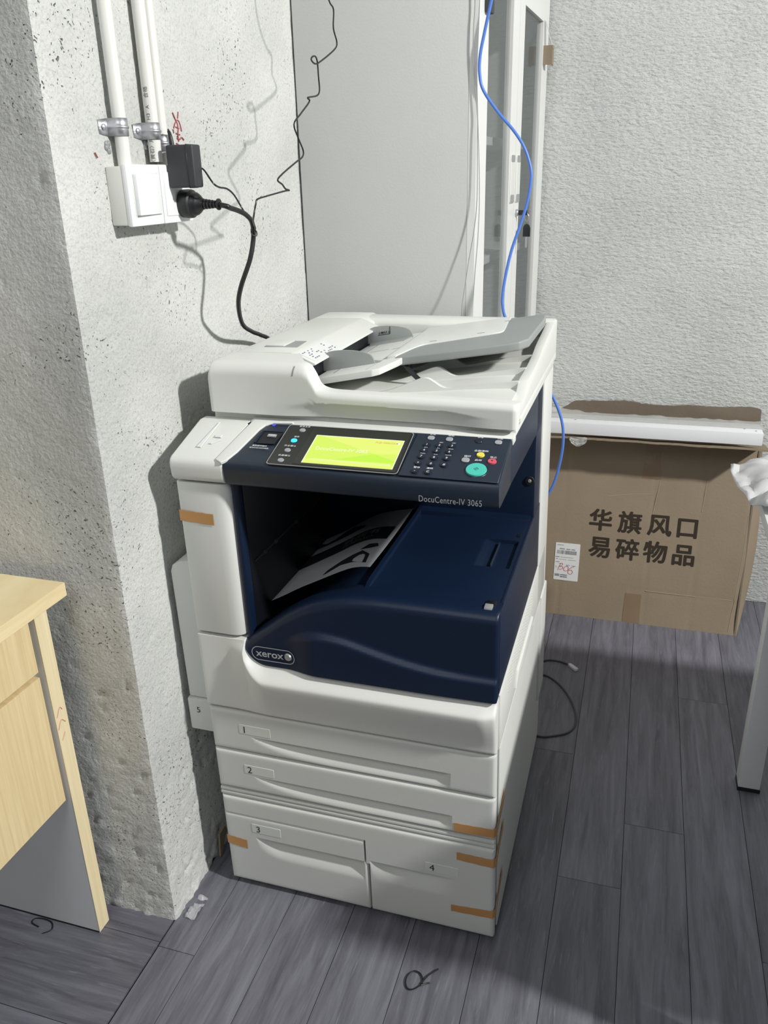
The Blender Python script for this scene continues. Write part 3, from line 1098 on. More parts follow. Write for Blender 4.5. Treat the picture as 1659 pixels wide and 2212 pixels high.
def lidy(x, z):
    zt = interp(LT, x)
    # concave finger groove along the lower front
    gx = sstep(0.17, 0.26, x) * (1 - sstep(0.45, 0.56, x))
    gz = 1.030 + 0.010 * gx
    y = LY
    if z < gz:
        y += 0.010 * gx * (1 - (z - 1.015) / (gz - 1.015)) ** 0.5
    d = zt - z
    y += rnd(max(0, d), lerp(0.022, 0.012, sstep(0.20, 0.28, x)))
    y += rnd(max(0, min(x - 0.0375, 0.5935 - x)), 0.010)
    return y


xs = axis_pts(0.0378, 0.5930, 0.008, (0.05, 0.25, 0.26, 0.27, 0.58))
vv = sorted(set([i / 24 for i in range(25)] + [0.985, 0.992, 0.997, 0.97, 0.98]))
lid = CB().surf(xs, vv, lambda x, v: (x, lidy(x, lerp(1.0150, interp(LT, x), v)), lerp(1.0150, interp(LT, x), v)),
                back=lambda u, v, p: (p.x, max(p.y + 0.004, lerp(0.200, 0.141, sstep(0.180, 0.222, u))), p.z)).build('lid_front', WHITE, copier, smooth=50)
CB().box(0.0378, 0.5930, 0.125, 0.690, 1.0150, 1.0300).build('lid_base', WHITE, copier, bevel=0.003)
b = CB()
b.prism([(0.0380, 1.030), (0.0380, 1.088), (0.0410, 1.0965), (0.048, 1.1020), (0.058, 1.1050), (0.120, 1.1070), (0.165, 1.1075), (0.1720, 1.1060), (0.2110, 1.0895), (0.2120, 1.0865), (0.2060, 1.0845), (0.172, 1.0790), (0.168, 1.030)], 1, 0.2015, 0.600)
cover = b.build('feeder_cover', WHITE, copier, bevel=0.0012, seg=2)
CB().prism([(0.0380, 1.030), (0.0380, 1.088), (0.0410, 1.0965), (0.048, 1.1020), (0.058, 1.1050), (0.120, 1.1065), (0.168, 1.1065), (0.190, 1.095), (0.195, 1.030)], 1, 0.6010, 0.690).build('feeder_end', WHITE, copier, bevel=0.003)
CB().box(0.170, 0.1995, 0.204, 0.594, 1.034, 1.080).build('feed_mouth', BLACKIN, copier)
tmap = lambda u, v, h: (u, v, 1.1068 + h + (u - 0.10) * 0.012)
b = CB().poly3([(0.090, 0.250), (0.158, 0.250), (0.152, 0.312), (0.088, 0.312)], tmap, -0.001, 0.0006)
b.build('latch_recess', GREYP, cover, bevel=0.0003, seg=1)
b = CB().poly3([(0.0925, 0.254), (0.129, 0.254), (0.1285, 0.309), (0.0905, 0.309)], tmap, 0.0, 0.0030)
b.build('latch_lever', WHITE, cover, bevel=0.0012)
gm = lambda u, v, h: (u, LY - h + 0.0, v)
b = CB()
b.surf([0.2035, 0.2060], [1.0865, 1.0905, 1.0945, 1.0980, 1.1005, 1.1022], lambda x, z: (x + (z - 1.0865) * 0.15, lidy(x + (z - 1.0865) * 0.15, z) - 0.0005, z))
b.build('index_groove', GREYM, lid)
# label strip on the sloping edge of the cover
stv = Vector((0.0390, 0, -0.0165)).normalized()
stn = Vector((-stv.z, 0, stv.x))


def strip(u, v, h):
    # u along y, v down the slope
    p = Vector((0.1720, u, 1.1060)) + stv * v + stn * h
    return tuple(p)


b = CB().poly3(roundrect(0.212, 0.338, 0.004, 0.039, 0.004, 3), strip, 0.0002, 0.0006)
b.build('paper_size_label', LABELW, cover)
b = CB()
random.seed(3)
for r_ in range(5):
    for k in range(14):
        if random.random() < 0.42:
            y0 = 0.218 + k * 0.0085
            v0 = 0.008 + r_ * 0.0058
            b.add([strip(y0, v0, 0.0009), strip(y0 + random.uniform(0.003, 0.007), v0, 0.0009), strip(y0 + 0.005, v0 + 0.0025, 0.0009), strip(y0, v0 + 0.0025, 0.0009)], [(0, 1, 2, 3)])
b.build('label_print', plain('label_blue_print', (0.12, 0.13, 0.22, 1), 0.6), cover, smooth=0, kind='stuff')

# rear bar and right wall of the lid
b = CB()
b.prism([(0.625, 1.030), (0.625, 1.094), (0.632, 1.102), (0.645, 1.105), (0.675, 1.105), (0.686, 1.100), (0.690, 1.090), (0.690, 1.030)], 0, 0.160, 0.592)
b.build('lid_rear_bar', WHITE, copier, bevel=0.004)
sw = smooth_tab([(0.138, 1.048), (0.160, 1.048), (0.185, 1.050), (0.205, 1.057), (0.222, 1.066), (0.24, 1.070), (0.30, 1.0715), (0.33, 1.073), (0.40, 1.079), (0.46, 1.0885), (0.55, 1.096), (0.63, 1.103), (0.690, 1.100)])
b = CB()
b.prism([(0.138, 1.028)] + sw + [(0.690, 1.028)], 0, 0.5760, 0.5925)
b.build('lid_side_wall', WHITE, copier, bevel=0.0018, seg=2)
# sheet delivery floor


def exit_z(x, y):
    return 1.0345 + 0.020 * sstep(0.27, 0.60, x) + 0.020 * sstep(0.14, 0.60, y) * (0.25 + 0.75 * sstep(0.38, 0.58, x))


xs = axis_pts(0.195, 0.577, 0.012)
ys = axis_pts(0.138, 0.628, 0.014)
ex = CB().surf(xs, ys, lambda x, y: (x, y, exit_z(x, y)), back=lambda u, v, p: (p.x, p.y, 1.026)).build('delivery_tray', WHITE, copier)
FP = smooth_tab([(0.320, 0.000), (0.350, 0.006), (0.385, 0.017), (0.404, 0.0225), (0.416, 0.0220), (0.428, 0.0150), (0.441, 0.0065), (0.456, 0.0035), (0.50, 0.0065), (0.577, 0.012)])
for yy, sc_ in ((0.222, 1.05), (0.309, 1.05), (0.398, 1.05)):
    pf = [(x, exit_z(x, yy) + h * sc_) for x, h in FP]
    pf2 = [(x, exit_z(x, yy) - 0.004) for x, h in reversed(FP)]
    CB().prism(pf + pf2, 1, yy, yy + 0.010).build('delivery_rib', WHITE, ex, smooth=30)
CB().tube([(0.350, 0.300, 1.078), (0.362, 0.292, 1.066), (0.385, 0.280, 1.050), (0.400, 0.272, 1.047)], 0.0055, 6, 5, flat=0.25).build('black_strap', BLACK, copier)

# input tray: low white part and raised part with a grey border
def low_z(x):
    return 1.061 + (x - 0.21) * 0.1926


def hi_z(x):
    return 1.0885 + (x - 0.345) * 0.150


b = CB()
lowp = [(0.204, 0.2045), (0.318, 0.2045), (0.331, 0.212), (0.348, 0.270), (0.352, 0.300), (0.352, 0.600), (0.204, 0.600)]
n = len(lowp)
b.add([(u, v, low_z(u)) for u, v in lowp] + [(u, v, low_z(u) - 0.0125) for u, v in lowp],
      [tuple(range(n)), tuple(range(2 * n - 1, n - 1, -1))] + [(i, i + n, (i + 1) % n + n, (i + 1) % n) for i in range(n)])
itray = b.build('document_tray', WHITE, copier, bevel=0.002)


def himap(u, v, h):
    return (u, v, hi_z(u) + h)


b = CB().poly3([(0.335, 0.292), (0.350, 0.289), (0.545, 0.298), (0.566, 0.306), (0.580, 0.330), (0.5815, 0.560), (0.577, 0.608), (0.568, 0.622), (0.335, 0.622)], himap, -0.0165, 0.0)
b.build('tray_extension', GREYP, itray, bevel=0.004, seg=3)
wp = smooth_tab([(0.3345, 0.300), (0.343, 0.335), (0.352, 0.372), (0.366, 0.395), (0.40, 0.4045), (0.46, 0.418), (0.50, 0.428), (0.513, 0.442), (0.512, 0.480), (0.505, 0.560), (0.502, 0.6225)])
b = CB().poly3(wp + [(0.318, 0.6225), (0.318, 0.300)], himap, -0.004, 0.0022)
b.build('tray_plate', WHITE, itray, bevel=0.0008)
b = CB()
for (u, v) in ((0.372, 0.415), (0.462, 0.445), (0.497, 0.566)):
    b.poly3([(u, v), (u + 0.014, v + 0.001), (u + 0.013, v + 0.005), (u - 0.001, v + 0.004)], himap, 0.0020, 0.0027)
b.build('tray_marks', GREYM, itray, smooth=0, kind='stuff')
lmap = lambda u, v, h: (u, v, low_z(u) + h)
b = CB()
for u in (0.247, 0.2475):
    pass
b.poly3([(0.2325, 0.235), (0.2355, 0.235), (0.2355, 0.57), (0.2325, 0.57)], lmap, -0.001, 0.0006)
b.poly3([(0.302, 0.215), (0.303, 0.215), (0.336, 0.60), (0.335, 0.60)], lmap, -0.001, 0.0003)
b.build('tray_slot', GREYP, itray, smooth=0, kind='stuff')
b = CB()
b.disc((0.2245, 0.428), 0.010, lmap, 0.0004, 0.0008, 16, ry=0.006)
b.poly3([(0.245, 0.420), (0.285, 0.420), (0.289, 0.432), (0.249, 0.432)], lmap, 0.0004, 0.0008)
b.poly3([(0.292, 0.414), (0.315, 0.414), (0.313, 0.426), (0.294, 0.426)], lmap, 0.0004, 0.0008)
b.build('guide_emboss', LABELC, itray, smooth=0, kind='stuff')


def guide(y, flip):
    g = smooth_tab([(0.2000, 0.000), (0.1955, 0.012), (0.1960, 0.024), (0.202, 0.032), (0.213, 0.0355), (0.232, 0.0350), (0.255, 0.0315), (0.275, 0.026), (0.290, 0.0195), (0.298, 0.012), (0.302, 0.000)])
    gg = CB().prism([(x, low_z(x) + h) for x, h in g], 1, y, y + 0.0045)
    if flip:
        gg.add([(0.203, y, low_z(0.203) + 0.003), (0.300, y, low_z(0.30) + 0.003), (0.292, y - 0.034, low_z(0.292) + 0.0015), (0.214, y - 0.034, low_z(0.214) + 0.0015),
                (0.203, y, low_z(0.203) - 0.001), (0.300, y, low_z(0.30) - 0.001), (0.292, y - 0.034, low_z(0.292) - 0.001), (0.214, y - 0.034, low_z(0.214) - 0.001)],
               [(0, 1, 2, 3), (7, 6, 5, 4), (0, 4, 5, 1), (1, 5, 6, 2), (2, 6, 7, 3), (3, 7, 4, 0)])
    else:
        gg.box(0.285, 0.312, y + 0.004, y + 0.016, low_z(0.285) - 0.002, low_z(0.312) + 0.001)
    return gg.build('document_guide', GREYP, copier, bevel=0.0012, seg=2)


g1 = guide(0.272, False)
g2 = guide(0.545, True)
gmap = lambda u, v, h: (u, 0.545 - h, v)
b = CB()
zz = low_z(0.235)
sl = 0.10
pm = lambda u, v, h: (u, 0.545 - h, v + (u - 0.235) * 0.17)
b.text('MAX', pm, 0.2375, zz + 0.0185, 0.0068, h=0.0006, bold=0.02)
b.text('↓', pm, 0.2265, zz + 0.0185, 0.0068, h=0.0006, bold=0.02)
b.text('↓', pm, 0.2485, zz + 0.0185, 0.0068, h=0.0006, bold=0.02)
b.poly3([(0.2235, zz + 0.0160), (0.2510, zz + 0.0160), (0.2510, zz + 0.0170), (0.2235, zz + 0.0170)], pm, 0.0003, 0.0008)
b.poly3([(0.2500, zz + 0.0160), (0.2510, zz + 0.0160), (0.2510, zz + 0.0320), (0.2500, zz + 0.0320)], pm, 0.0003, 0.0008)
b.build('max_mark', INKK, g2, smooth=0, recalc=False, kind='stuff')

# left side units
b = CB()
b.prism([(-0.030, 0.456), (-0.031, 0.730), (-0.026, 0.744), (-0.010, 0.753), (0.018, 0.757), (0.018, 0.456)], 1, 0.016, 0.50)
b.build('duplex_cover', WHITE2, copier, bevel=0.004)
bp_ = CB().box(-0.034, 0.021, 0.012, 0.45, 0.380, 0.4535).build('bypass_tray', WHITE2, copier, bevel=0.004)
b = CB().text('5', lambda u, v, h: (u, 0.012 - h, v), -0.0115, 0.4225, 0.0185, h=0.0006)
b.build('number', INKK, bp_, smooth=0, recalc=False)

# brown tape strips
def tape_front(x0, x1, z0a, z1a, z0b, z1b, y=-0.0008, side=None):
    b = CB()
    nn = 10
    top = [(lerp(x0, x1, i / nn), lerp(z1a, z1b, i / nn) + 0.0004 * math.sin(i * 2.1)) for i in range(nn + 1)]
    bot = [(lerp(x0, x1, i / nn), lerp(z0a, z0b, i / nn) + 0.0004 * math.sin(i * 1.7)) for i in range(nn + 1)]
    vs = [(u, y, v) for u, v in bot] + [(u, y, v) for u, v in top]
    fs = [(i, i + 1, i + 2 + nn, i + 1 + nn) for i in range(nn)]
    b.add(vs, fs)
    if side:
        y1, za, zb = side
        b.add([(x1, y, z0b), (0.5878, 0.006, z0b + 0.001), (0.5878, 0.006, z1b + 0.001), (x1, y, z1b)], [(0, 1, 2, 3)])
        b.add([(0.5878, 0.006, z0b + 0.001), (0.5892, y1, za), (0.5892, y1, zb), (0.5878, 0.006, z1b + 0.001)], [(0, 1, 2, 3)])
    o = b.build('packing_tape', TAPE, copier, smooth=0, recalc=False)
    md = o.modifiers.new('thickness', 'SOLIDIFY')
    md.thickness = 0.0004
    return o


tape_front(0.508, 0.5835, 0.2640, 0.2840, 0.2665, 0.2860, side=(0.085, 0.292, 0.314))
tape_front(0.513, 0.5835, 0.1960, 0.2140, 0.1935, 0.2135, side=(0.075, 0.225, 0.247))
tape_front(0.501, 0.5835, 0.0620, 0.0780, 0.0660, 0.0850, side=(0.075, 0.105, 0.128))
tape_front(0.0215, 0.0670, 0.1095, 0.1315, 0.1045, 0.1270)
tape_front(0.0175, 0.0835, 0.8450, 0.8655, 0.8420, 0.8625, y=-0.0022)

# printed sheet lying in the output bay
b = MB(CX)


def sheet(u, v):
    x = 0.128 + u * 0.205
    y = 0.100 + v * 0.300
    z = interp(smooth_tab([(0.12, 0.640), (0.16, 0.662), (0.20, 0.686), (0.25, 0.714), (0.29, 0.731), (0.315, 0.7375), (0.335, 0.7410)]), x) + 0.003 * math.sin(u * 9 + v * 3) * u + 0.004 * (v - 0.5) ** 2
    return (x, y, z + 0.0005)


b.surf([i / 24 for i in range(25)], [i / 24 for i in range(25)], sheet)
sheet_o = b.build('printed_sheet', PAPER, smooth=60)
tag(sheet_o, 'curled printed sheet with a black title band in the copier output tray', 'paper')


def on_sheet(u, v, h):
    x, y, z = sheet(u, v)
    return (x - h * 0.4, y - h * 0.3, z + h)


def sheet_patch(poly_rows, mat, nm):
    b = MB(CX)
    b.surf(poly_rows[0], poly_rows[1], poly_rows[2])
    o = b.build(nm, mat, sheet_o, smooth=60, recalc=False)
    return o


sheet_patch(([i / 20 * 0.95 for i in range(21)], [i / 8 for i in range(9)], lambda u, v: on_sheet(u, lerp(0.46, 0.68, v), 0.0007)), INKK, 'title_band')
b = MB(CX)
tm = lambda u, v, h: on_sheet(u, v, h)
b.text('合同书', tm, 0.62, 0.57, 0.105, h=0.0012, sx=1.25)
b.text('CONTRACT', tm, 0.62, 0.505, 0.048, h=0.0012, sx=1.25)
b.build('title_lettering', GREYM, sheet_o, smooth=0, recalc=False, kind='stuff')
b = MB(CX)
for poly in ([(0.50, 0.06), (0.62, 0.13), (0.78, 0.10), (0.93, 0.06), (0.90, 0.20), (0.80, 0.27), (0.72, 0.24), (0.62, 0.20), (0.52, 0.13)], [(0.76, 0.30), (0.86, 0.30), (0.93, 0.33), (0.90, 0.38), (0.82, 0.37)]):
    c = (sum(p[0] for p in poly) / len(poly), sum(p[1] for p in poly) / len(poly))
    b.add([tm(c[0], c[1], 0.0012)] + [tm(u, v, 0.0012) for u, v in poly], [(0, i + 1, (i + 1) % len(poly) + 1) for i in range(len(poly))])
b.surf([i / 6 * 0.55 for i in range(7)], [0, 0.33, 0.66, 1], lambda u, v: on_sheet(u, lerp(0.80, 0.90 - 0.06 * math.sin(u * 14), v), 0.0008))
b.build('print_shapes', INKK, sheet_o, smooth=0, recalc=False, kind='stuff')

# ================================================================== wall switch and plugs
sb = thing('wall_switch_box', (XW, 0.083, 1.337), 'white two-gang surface box with rocker switch and socket on the pillar', 'switch box')
MB().box(XW + 0.0005, -0.020, -0.003, 0.178, 1.3385, 1.4240).build('back_box', SWSIDE, sb, bevel=0.003)
for i, (y0, y1) in enumerate(((-0.0035, 0.0900), (0.0908, 0.1845))):
    pl_ = MB().box(-0.0215, -0.0125, y0, y1, 1.3365, 1.4265).build('face_plate', SWITCH, sb, bevel=0.003)
    if i == 0:
        MB().box(-0.0128, -0.0118, 0.0085, 0.0830, 1.3510, 1.4140).build('rocker_frame', LABELC, pl_, bevel=0.0005, seg=1)
        b = MB()
        b.prism([(-0.0120, 0.0105), (-0.0050, 0.0105), (-0.0090, 0.0815), (-0.0120, 0.0815)], 2, 1.3525, 1.4125)
        b.build('rocker', SWITCH, pl_, bevel=0.0015)
    else:
        MB().box(-0.0130, -0.0108, 0.0990, 0.1760, 1.3480, 1.4150).build('socket_insert', SWITCH, pl_, bevel=0.001)

ad = thing('power_adapter', (-0.011, 0.13, 1.39), 'black box-shaped power adapter plugged into the wall socket above the round plug', 'power adapter')
MB().box(-0.0105, 0.0385, 0.1120, 0.1400, 1.3905, 1.4555).build('adapter_body', DKGREY, ad, bevel=0.004, seg=3)
MB().box(0.0268, 0.0276, 0.1114, 0.1406, 1.3899, 1.4561).build('body_seam', BLACK, ad, bevel=0.0003, seg=1)
MB().tube([(-0.004, 0.124, 1.455), (-0.0045, 0.124, 1.462), (-0.006, 0.125, 1.470), (-0.009, 0.127, 1.476)], lambda t: 0.0042 - 0.0016 * t, 10, 5).build('strain_relief', BLACK, ad)
MB().tube([
           (-0.0090, 0.1270, 1.4760), (-0.0130, 0.1330, 1.4790), (-0.0180, 0.1420, 1.4740), (-0.0200, 0.1500, 1.4600), (0.0000, 0.1530, 1.4360), (0.0250, 0.1500, 1.4220), (0.0400, 0.1420, 1.4170),
           (0.0620, 0.1275, 1.3970), (0.0620, 0.1471, 1.3902), (0.0620, 0.1746, 1.3872), (0.0620, 0.1982, 1.3774), (0.0620, 0.2208, 1.3587), (0.0750, 0.2178, 1.3392), (0.0750, 0.2382, 1.3265),
           (0.0860, 0.2214, 1.3196), (0.0920, 0.2094, 1.3234), (0.1000, 0.1876, 1.3330), (0.1150, 0.1605, 1.3454), (0.1150, 0.1718, 1.3632), (0.1150, 0.1794, 1.3698), (0.1150, 0.2151, 1.3736),
           (0.1150, 0.2951, 1.3802), (0.1150, 0.3167, 1.3811), (0.1150, 0.2998, 1.3839), (0.1150, 0.2866, 1.3915), (0.1150, 0.2678, 1.3990), (0.1150, 0.2942, 1.4103), (0.1150, 0.3572, 1.4291),
           (0.1150, 0.3892, 1.4385), (0.1150, 0.3939, 1.4498), (0.1150, 0.3751, 1.4686), (0.1150, 0.3572, 1.4922), (0.1150, 0.3930, 1.5119), (0.1150, 0.4297, 1.5298), (0.1150, 0.4400, 1.5373),
           (0.1150, 0.4315, 1.5411), (0.1150, 0.4786, 1.5477), (0.1150, 0.4946, 1.5580), (0.1150, 0.4927, 1.5815), (0.1150, 0.4908, 1.6032), (0.1150, 0.4842, 1.6135), (0.1150, 0.4692, 1.6135),
           (0.1150, 0.4588, 1.6070), (0.1150, 0.4769, 1.6019), (0.1150, 0.5061, 1.6085), (0.1150, 0.5878, 1.6380), (0.1150, 0.6047, 1.6531), (0.1150, 0.5878, 1.6756), (0.1150, 0.5925, 1.7086),
           (0.1150, 0.5670, 1.7218), (0.1150, 0.5332, 1.7763), (0.0900, 0.5425, 1.9261), (0.0300, 0.6200, 2.1000)],
          0.0016, 6, 5).build('thin_lead', CABLE, ad)

pg = thing('power_plug', (-0.011, 0.150, 1.337), 'round black mains plug in the wall socket with a thick lead curving behind the copier', 'power cord')
pd = Vector((1, -0.02, -0.03))
MB().lathe([(0, 0.0225), (0.012, 0.0235), (0.018, 0.0225), (0.020, 0.0190), (0.026, 0.0185), (0.031, 0.0150), (0.036, 0.0098), (0.040, 0.0085)], (-0.0108, 0.152, 1.3655), pd, 28).build('plug_body', BLACK, pg, smooth=50)
b = MB()
pr = []
for i in range(5):
    t = 0.036 + i * 0.0058
    r = 0.0088 - i * 0.00065
    pr += [(t, r), (t + 0.0034, r), (t + 0.0036, r - 0.0020), (t + 0.0056, r - 0.0020)]
pr += [(0.0655, 0.0056), (0.066, 0.0092), (0.0685, 0.0092), (0.069, 0.0045)]
b.lathe(pr, (-0.0108, 0.152, 1.3655), pd, 18)
b.build('strain_relief', BLACK, pg, smooth=30)
e = Vector((-0.0108, 0.152, 1.3655)) + pd.normalized() * 0.066
MB().tube([tuple(e), (0.0720, 0.1484, 1.3603), (0.0740, 0.1587, 1.3570), (0.0760, 0.1830, 1.3518), (0.0780, 0.2067, 1.3441), (0.0770, 0.2296, 1.3304), (0.0740, 0.2375, 1.3066), (0.0680, 0.2286, 1.2681), (0.0500, 0.2187, 1.2201), (0.0340, 0.2340, 1.1846), (0.0120, 0.2874, 1.1412), (-0.0040, 0.3579, 1.1145), (-0.012, 0.412, 1.098), (-0.016, 0.47, 1.075), (-0.018, 0.53, 1.02), (-0.018, 0.60, 0.9)],
          0.0043, 10, 8).build('lead', CABLE, pg)
MB().tube([(0.0790, 0.2237, 1.3199), (0.0830, 0.2310, 1.3161), (0.0850, 0.2279, 1.3085), (0.0790, 0.2218, 1.3103), (0.0770, 0.2239, 1.3199)], 0.0012, 6, 5).build('twist_tie', CABLE, pg)

# pipes and clips
PIPE = [(0.0305, 0.0104, 1.4225, 'left white plastic conduit pipe running down into the switch box'),
        (0.1225, 0.0104, 1.4310, 'middle white conduit pipe with black print, ending just above the switch box'),
        (0.1480, 0.0100, 1.4250, 'right thinner white conduit pipe ending behind the black adapter')]
for i, (y, r, z0, lab) in enumerate(PIPE):
    xc = XW + r + 0.0045
    o = MB().lathe([(z0, r), (2.4, r)], (xc, y, 0), (0, 0, 1), 28)
    o = o.build('conduit_pipe', PVC)
    tag(o, lab, 'pipe', 'white conduit pipes on the pillar')
    if i == 1:
        b = MB()
        for t, z in (('合格', 1.5330), ('A', 1.5120), ('H3', 1.4980), ('用', 1.4640), ('〈黄石〉', 1.4430)):
            an0 = -1.20

            def pm2(u, v, h, y=y, r=r, xc=xc, z=z):
                # text runs up the pipe, wrapped round it
                a = an0 - v / r
                return (xc + (r + 0.0004) * math.cos(a), y + (r + 0.0004) * math.sin(a), z + u)
            b.text(t, pm2, 0, 0, 0.0085, h=0)
        b.build('pipe_print', INKGR, o, smooth=0, recalc=False, kind='stuff')
for (y, r, z, lab) in ((0.0305, 0.0104, 1.4790, 'zinc strap clip with an open screw tab holding the left conduit'),
                       (0.1225, 0.0104, 1.4770, 'zinc strap clip with a screw holding the middle conduit'),
                       (0.1480, 0.0100, 1.4600, 'small zinc clip on the thin conduit, half hidden by the adapter')):
    c = thing('pipe_clip', (XW, y, z - 0.012), lab, 'pipe clip', 'zinc clips on the conduit pipes')
    xc = XW + r + 0.0045
    outer = []
    half = 0.0125
    R1 = r + 0.0016
    pth = [(XW + 0.0010, y - r - 0.024), (XW + 0.0014, y - r - 0.003)]
    pth += [(xc + R1 * math.cos(a), y + R1 * math.sin(a)) for a in [math.radians(-92 + 184 * k / 14) for k in range(15)]]
    pth += [(XW + 0.0020, y + r + 0.002)]
    b = MB()
    zsr = [z - half, z - half * 0.2, z - half * 0.12, z, z + half * 0.12, z + half * 0.2, z + half]
    rdg = [0, 0, 0.0012, 0.0016, 0.0012, 0, 0]
    vs = []
    for (px_, py_) in pth:
        d = Vector((px_ - xc, py_ - y, 0))
        rid = 1 if (px_ > XW + 0.004) else 0.3
        d.normalize()
        for zz_, rr in zip(zsr, rdg):
            k = half - 0.003 if (py_ < y - r - 0.018) else half
            zc = z + (zz_ - z) * (k / half)
            vs.append((px_ + d.x * rr * rid, py_ + d.y * rr * rid, zc))
    nz_ = len(zsr)
    fs = [(i * nz_ + j, (i + 1) * nz_ + j, (i + 1) * nz_ + j + 1, i * nz_ + j + 1) for i in range(len(pth) - 1) for j in range(nz_ - 1)]
    b.add(vs, fs)
    o = b.build('strap', CHROME, c, smooth=50, recalc=True)
    md = o.modifiers.new('thickness', 'SOLIDIFY')
    md.thickness = 0.0009
    MB().lathe([(0, 0.0044), (0.002, 0.0044), (0.0035, 0.0030), (0.004, 0.0012)], (XW + 0.0018, y - r - 0.0145, z), (1, 0, 0), 14).build('screw', CHROME, c)

# ================================================================== cabinet
A0 = Vector((0.358, 0.745, 0))
DV = Vector((0.0490, 0.9988, 0))
NV = Vector((-0.9988, 0.0490, 0))


def KX(p):
    # local: x = along the doors, y = inward from the door plane, z
    q = A0 + DV * p[0] + NV * p[1]
    return (q.x, q.y, p[2])


def KB():
    return MB(KX)


cabinet = thing('glass_door_cabinet', (0.17, 1.16, 0.0), 'tall light grey steel cabinet with two glass doors behind the copier', 'cabinet')
CW, CD, CH = 0.848, 0.404, 1.90
KB().box(0.0, 0.012, 0.0003, CD, 0.0, CH).build('side_panel', CABG, cabinet, bevel=0.0015)
KB().box(CW - 0.012, CW, 0.002, CD, 0.0, CH).build('side_panel', CABG, cabinet, bevel=0.0015)
KB().box(0.012, CW - 0.012, CD - 0.006, CD, 0.0, CH).build('back_panel', CABIN, cabinet)
KB().box(0.012, CW - 0.012, 0.002, CD - 0.006, CH - 0.03, CH).build('top_panel', CABG, cabinet)
KB().box(0.012, CW - 0.012, 0.002, CD - 0.006, 0.0, 0.06).build('plinth', CABG, cabinet)
for z in (0.93, 1.20, 1.488):
    KB().box(0.013, CW - 0.013, 0.03, CD - 0.007, z - 0.02, z).build('shelf', CABF, cabinet, bevel=0.001)
for d_, (u0, u1, p0, p1) in enumerate(((0.0, 0.4265, 0.094, 0.350), (0.4285, CW, 0.493, 0.757))):
    b = KB()
    b.box(u0, p0, -0.018, 0.0, 0.10, CH - 0.02)
    b.box(p1, u1, -0.018, 0.0, 0.10, CH - 0.02)
    b.box(p0, p1, -0.018, 0.0, 1.795, CH - 0.02)
    b.box(p0, p1, -0.018, 0.0, 0.10, 0.95)
    door = b.build('door', CABF, cabinet)
    KB().box(p0 - 0.002, p1 + 0.002, -0.010, -0.006, 0.948, 1.797).build('glass_pane', GLASS, door)
    u = 0.390 if d_ == 0 else 0.4640
    hw = 0.0250
    b = KB()
    b.poly3(roundrect(u - hw, u + hw, 1.328, 1.446, 0.006, 4), lambda a, c, h: (a, -0.018 - h, c), 0.0, 0.0025)
    hd = b.build('handle', CABF, door, bevel=0.0008, seg=1)
    b = KB()
    for z0, z1 in ((1.329, 1.349), (1.428, 1.445)):
        b.poly3(roundrect(u - hw * 0.92, u + hw * 0.92, z0, z1, 0.006, 4), lambda a, c, h: (a, -0.0205 - h, c), 0.0, 0.0006)
    b.build('handle_cap', GREYP, door, smooth=0, kind='stuff')
    b = KB().poly3([(u - 0.018, 1.350), (u + 0.016, 1.350), (u + 0.016, 1.427), (u - 0.018, 1.427)], lambda a, c, h: (a, -0.0205 - h, c), 0, 0.0005)
    b.build('handle_grip', LABELC, door, smooth=0)
    if d_ == 1:
        KB().lathe([(0, 0.009), (0.006, 0.009), (0.008, 0.007)], (0.4560, -0.018, 1.302), (0, -1, 0), 20).build('lock', CHROME, door)
# keys in the lock
ky = thing('cabinet_key', (0.41, 1.2, 1.255), 'black-headed key in the cabinet lock with a second key hanging from it', 'key')
MB(KX).box(0.4545, 0.4575, -0.050, -0.026, 1.2955, 1.3085).build('key_head', BLACK, ky, bevel=0.001)
MB(KX).box(0.4552, 0.4568, -0.028, -0.024, 1.299, 1.305).build('key_shank', CHROME, ky)
b = MB(KX).tube([(0.456, -0.047, 1.302), (0.456, -0.054, 1.294), (0.456, -0.052, 1.280), (0.456, -0.045, 1.284), (0.456, -0.044, 1.296), (0.456, -0.047, 1.302)], 0.0006, 6, 6)
b.build('key_ring', CHROME, ky)
b = MB(KX)
hp = [(-0.060, 1.240), (-0.040, 1.240), (-0.040, 1.262), (-0.043, 1.270), (-0.050, 1.274), (-0.057, 1.270), (-0.060, 1.262)]
b.prism(hp, 0, 0.4545, 0.4575)
b.build('hanging_key_head', BLACK, ky, bevel=0.0008)
MB(KX).prism([(-0.053, 1.240), (-0.047, 1.240), (-0.047, 1.214), (-0.050, 1.210), (-0.053, 1.214)], 0, 0.4553, 0.4567).build('hanging_key_blade', CHROME, ky)
# cardboard guard on the far stile with clear tape
b = MB(KX)
b.box(0.772, 0.800, -0.044, -0.041, 1.688, 1.737)
b.box(0.772, 0.774, -0.041, -0.0185, 1.688, 1.737)
gd = b.build('cardboard_guard', CARD, smooth=0)
tag(gd, 'small folded brown cardboard guard stuck on the far glass door edge', 'cardboard')
b = MB(KX)
b.add([(0.770, -0.0188, 1.800), (0.800, -0.0188, 1.800), (0.802, -0.030, 1.765), (0.800, -0.0450, 1.730), (0.774, -0.0452, 1.730), (0.768, -0.032, 1.765)], [(0, 1, 2, 5), (5, 2, 3, 4)])
o = b.build('clear_tape', glassy('clear_tape', (0.8, 0.8, 0.78, 1), 0.45, 0.15), gd)
md = o.modifiers.new('thickness', 'SOLIDIFY')
md.thickness = 0.0003
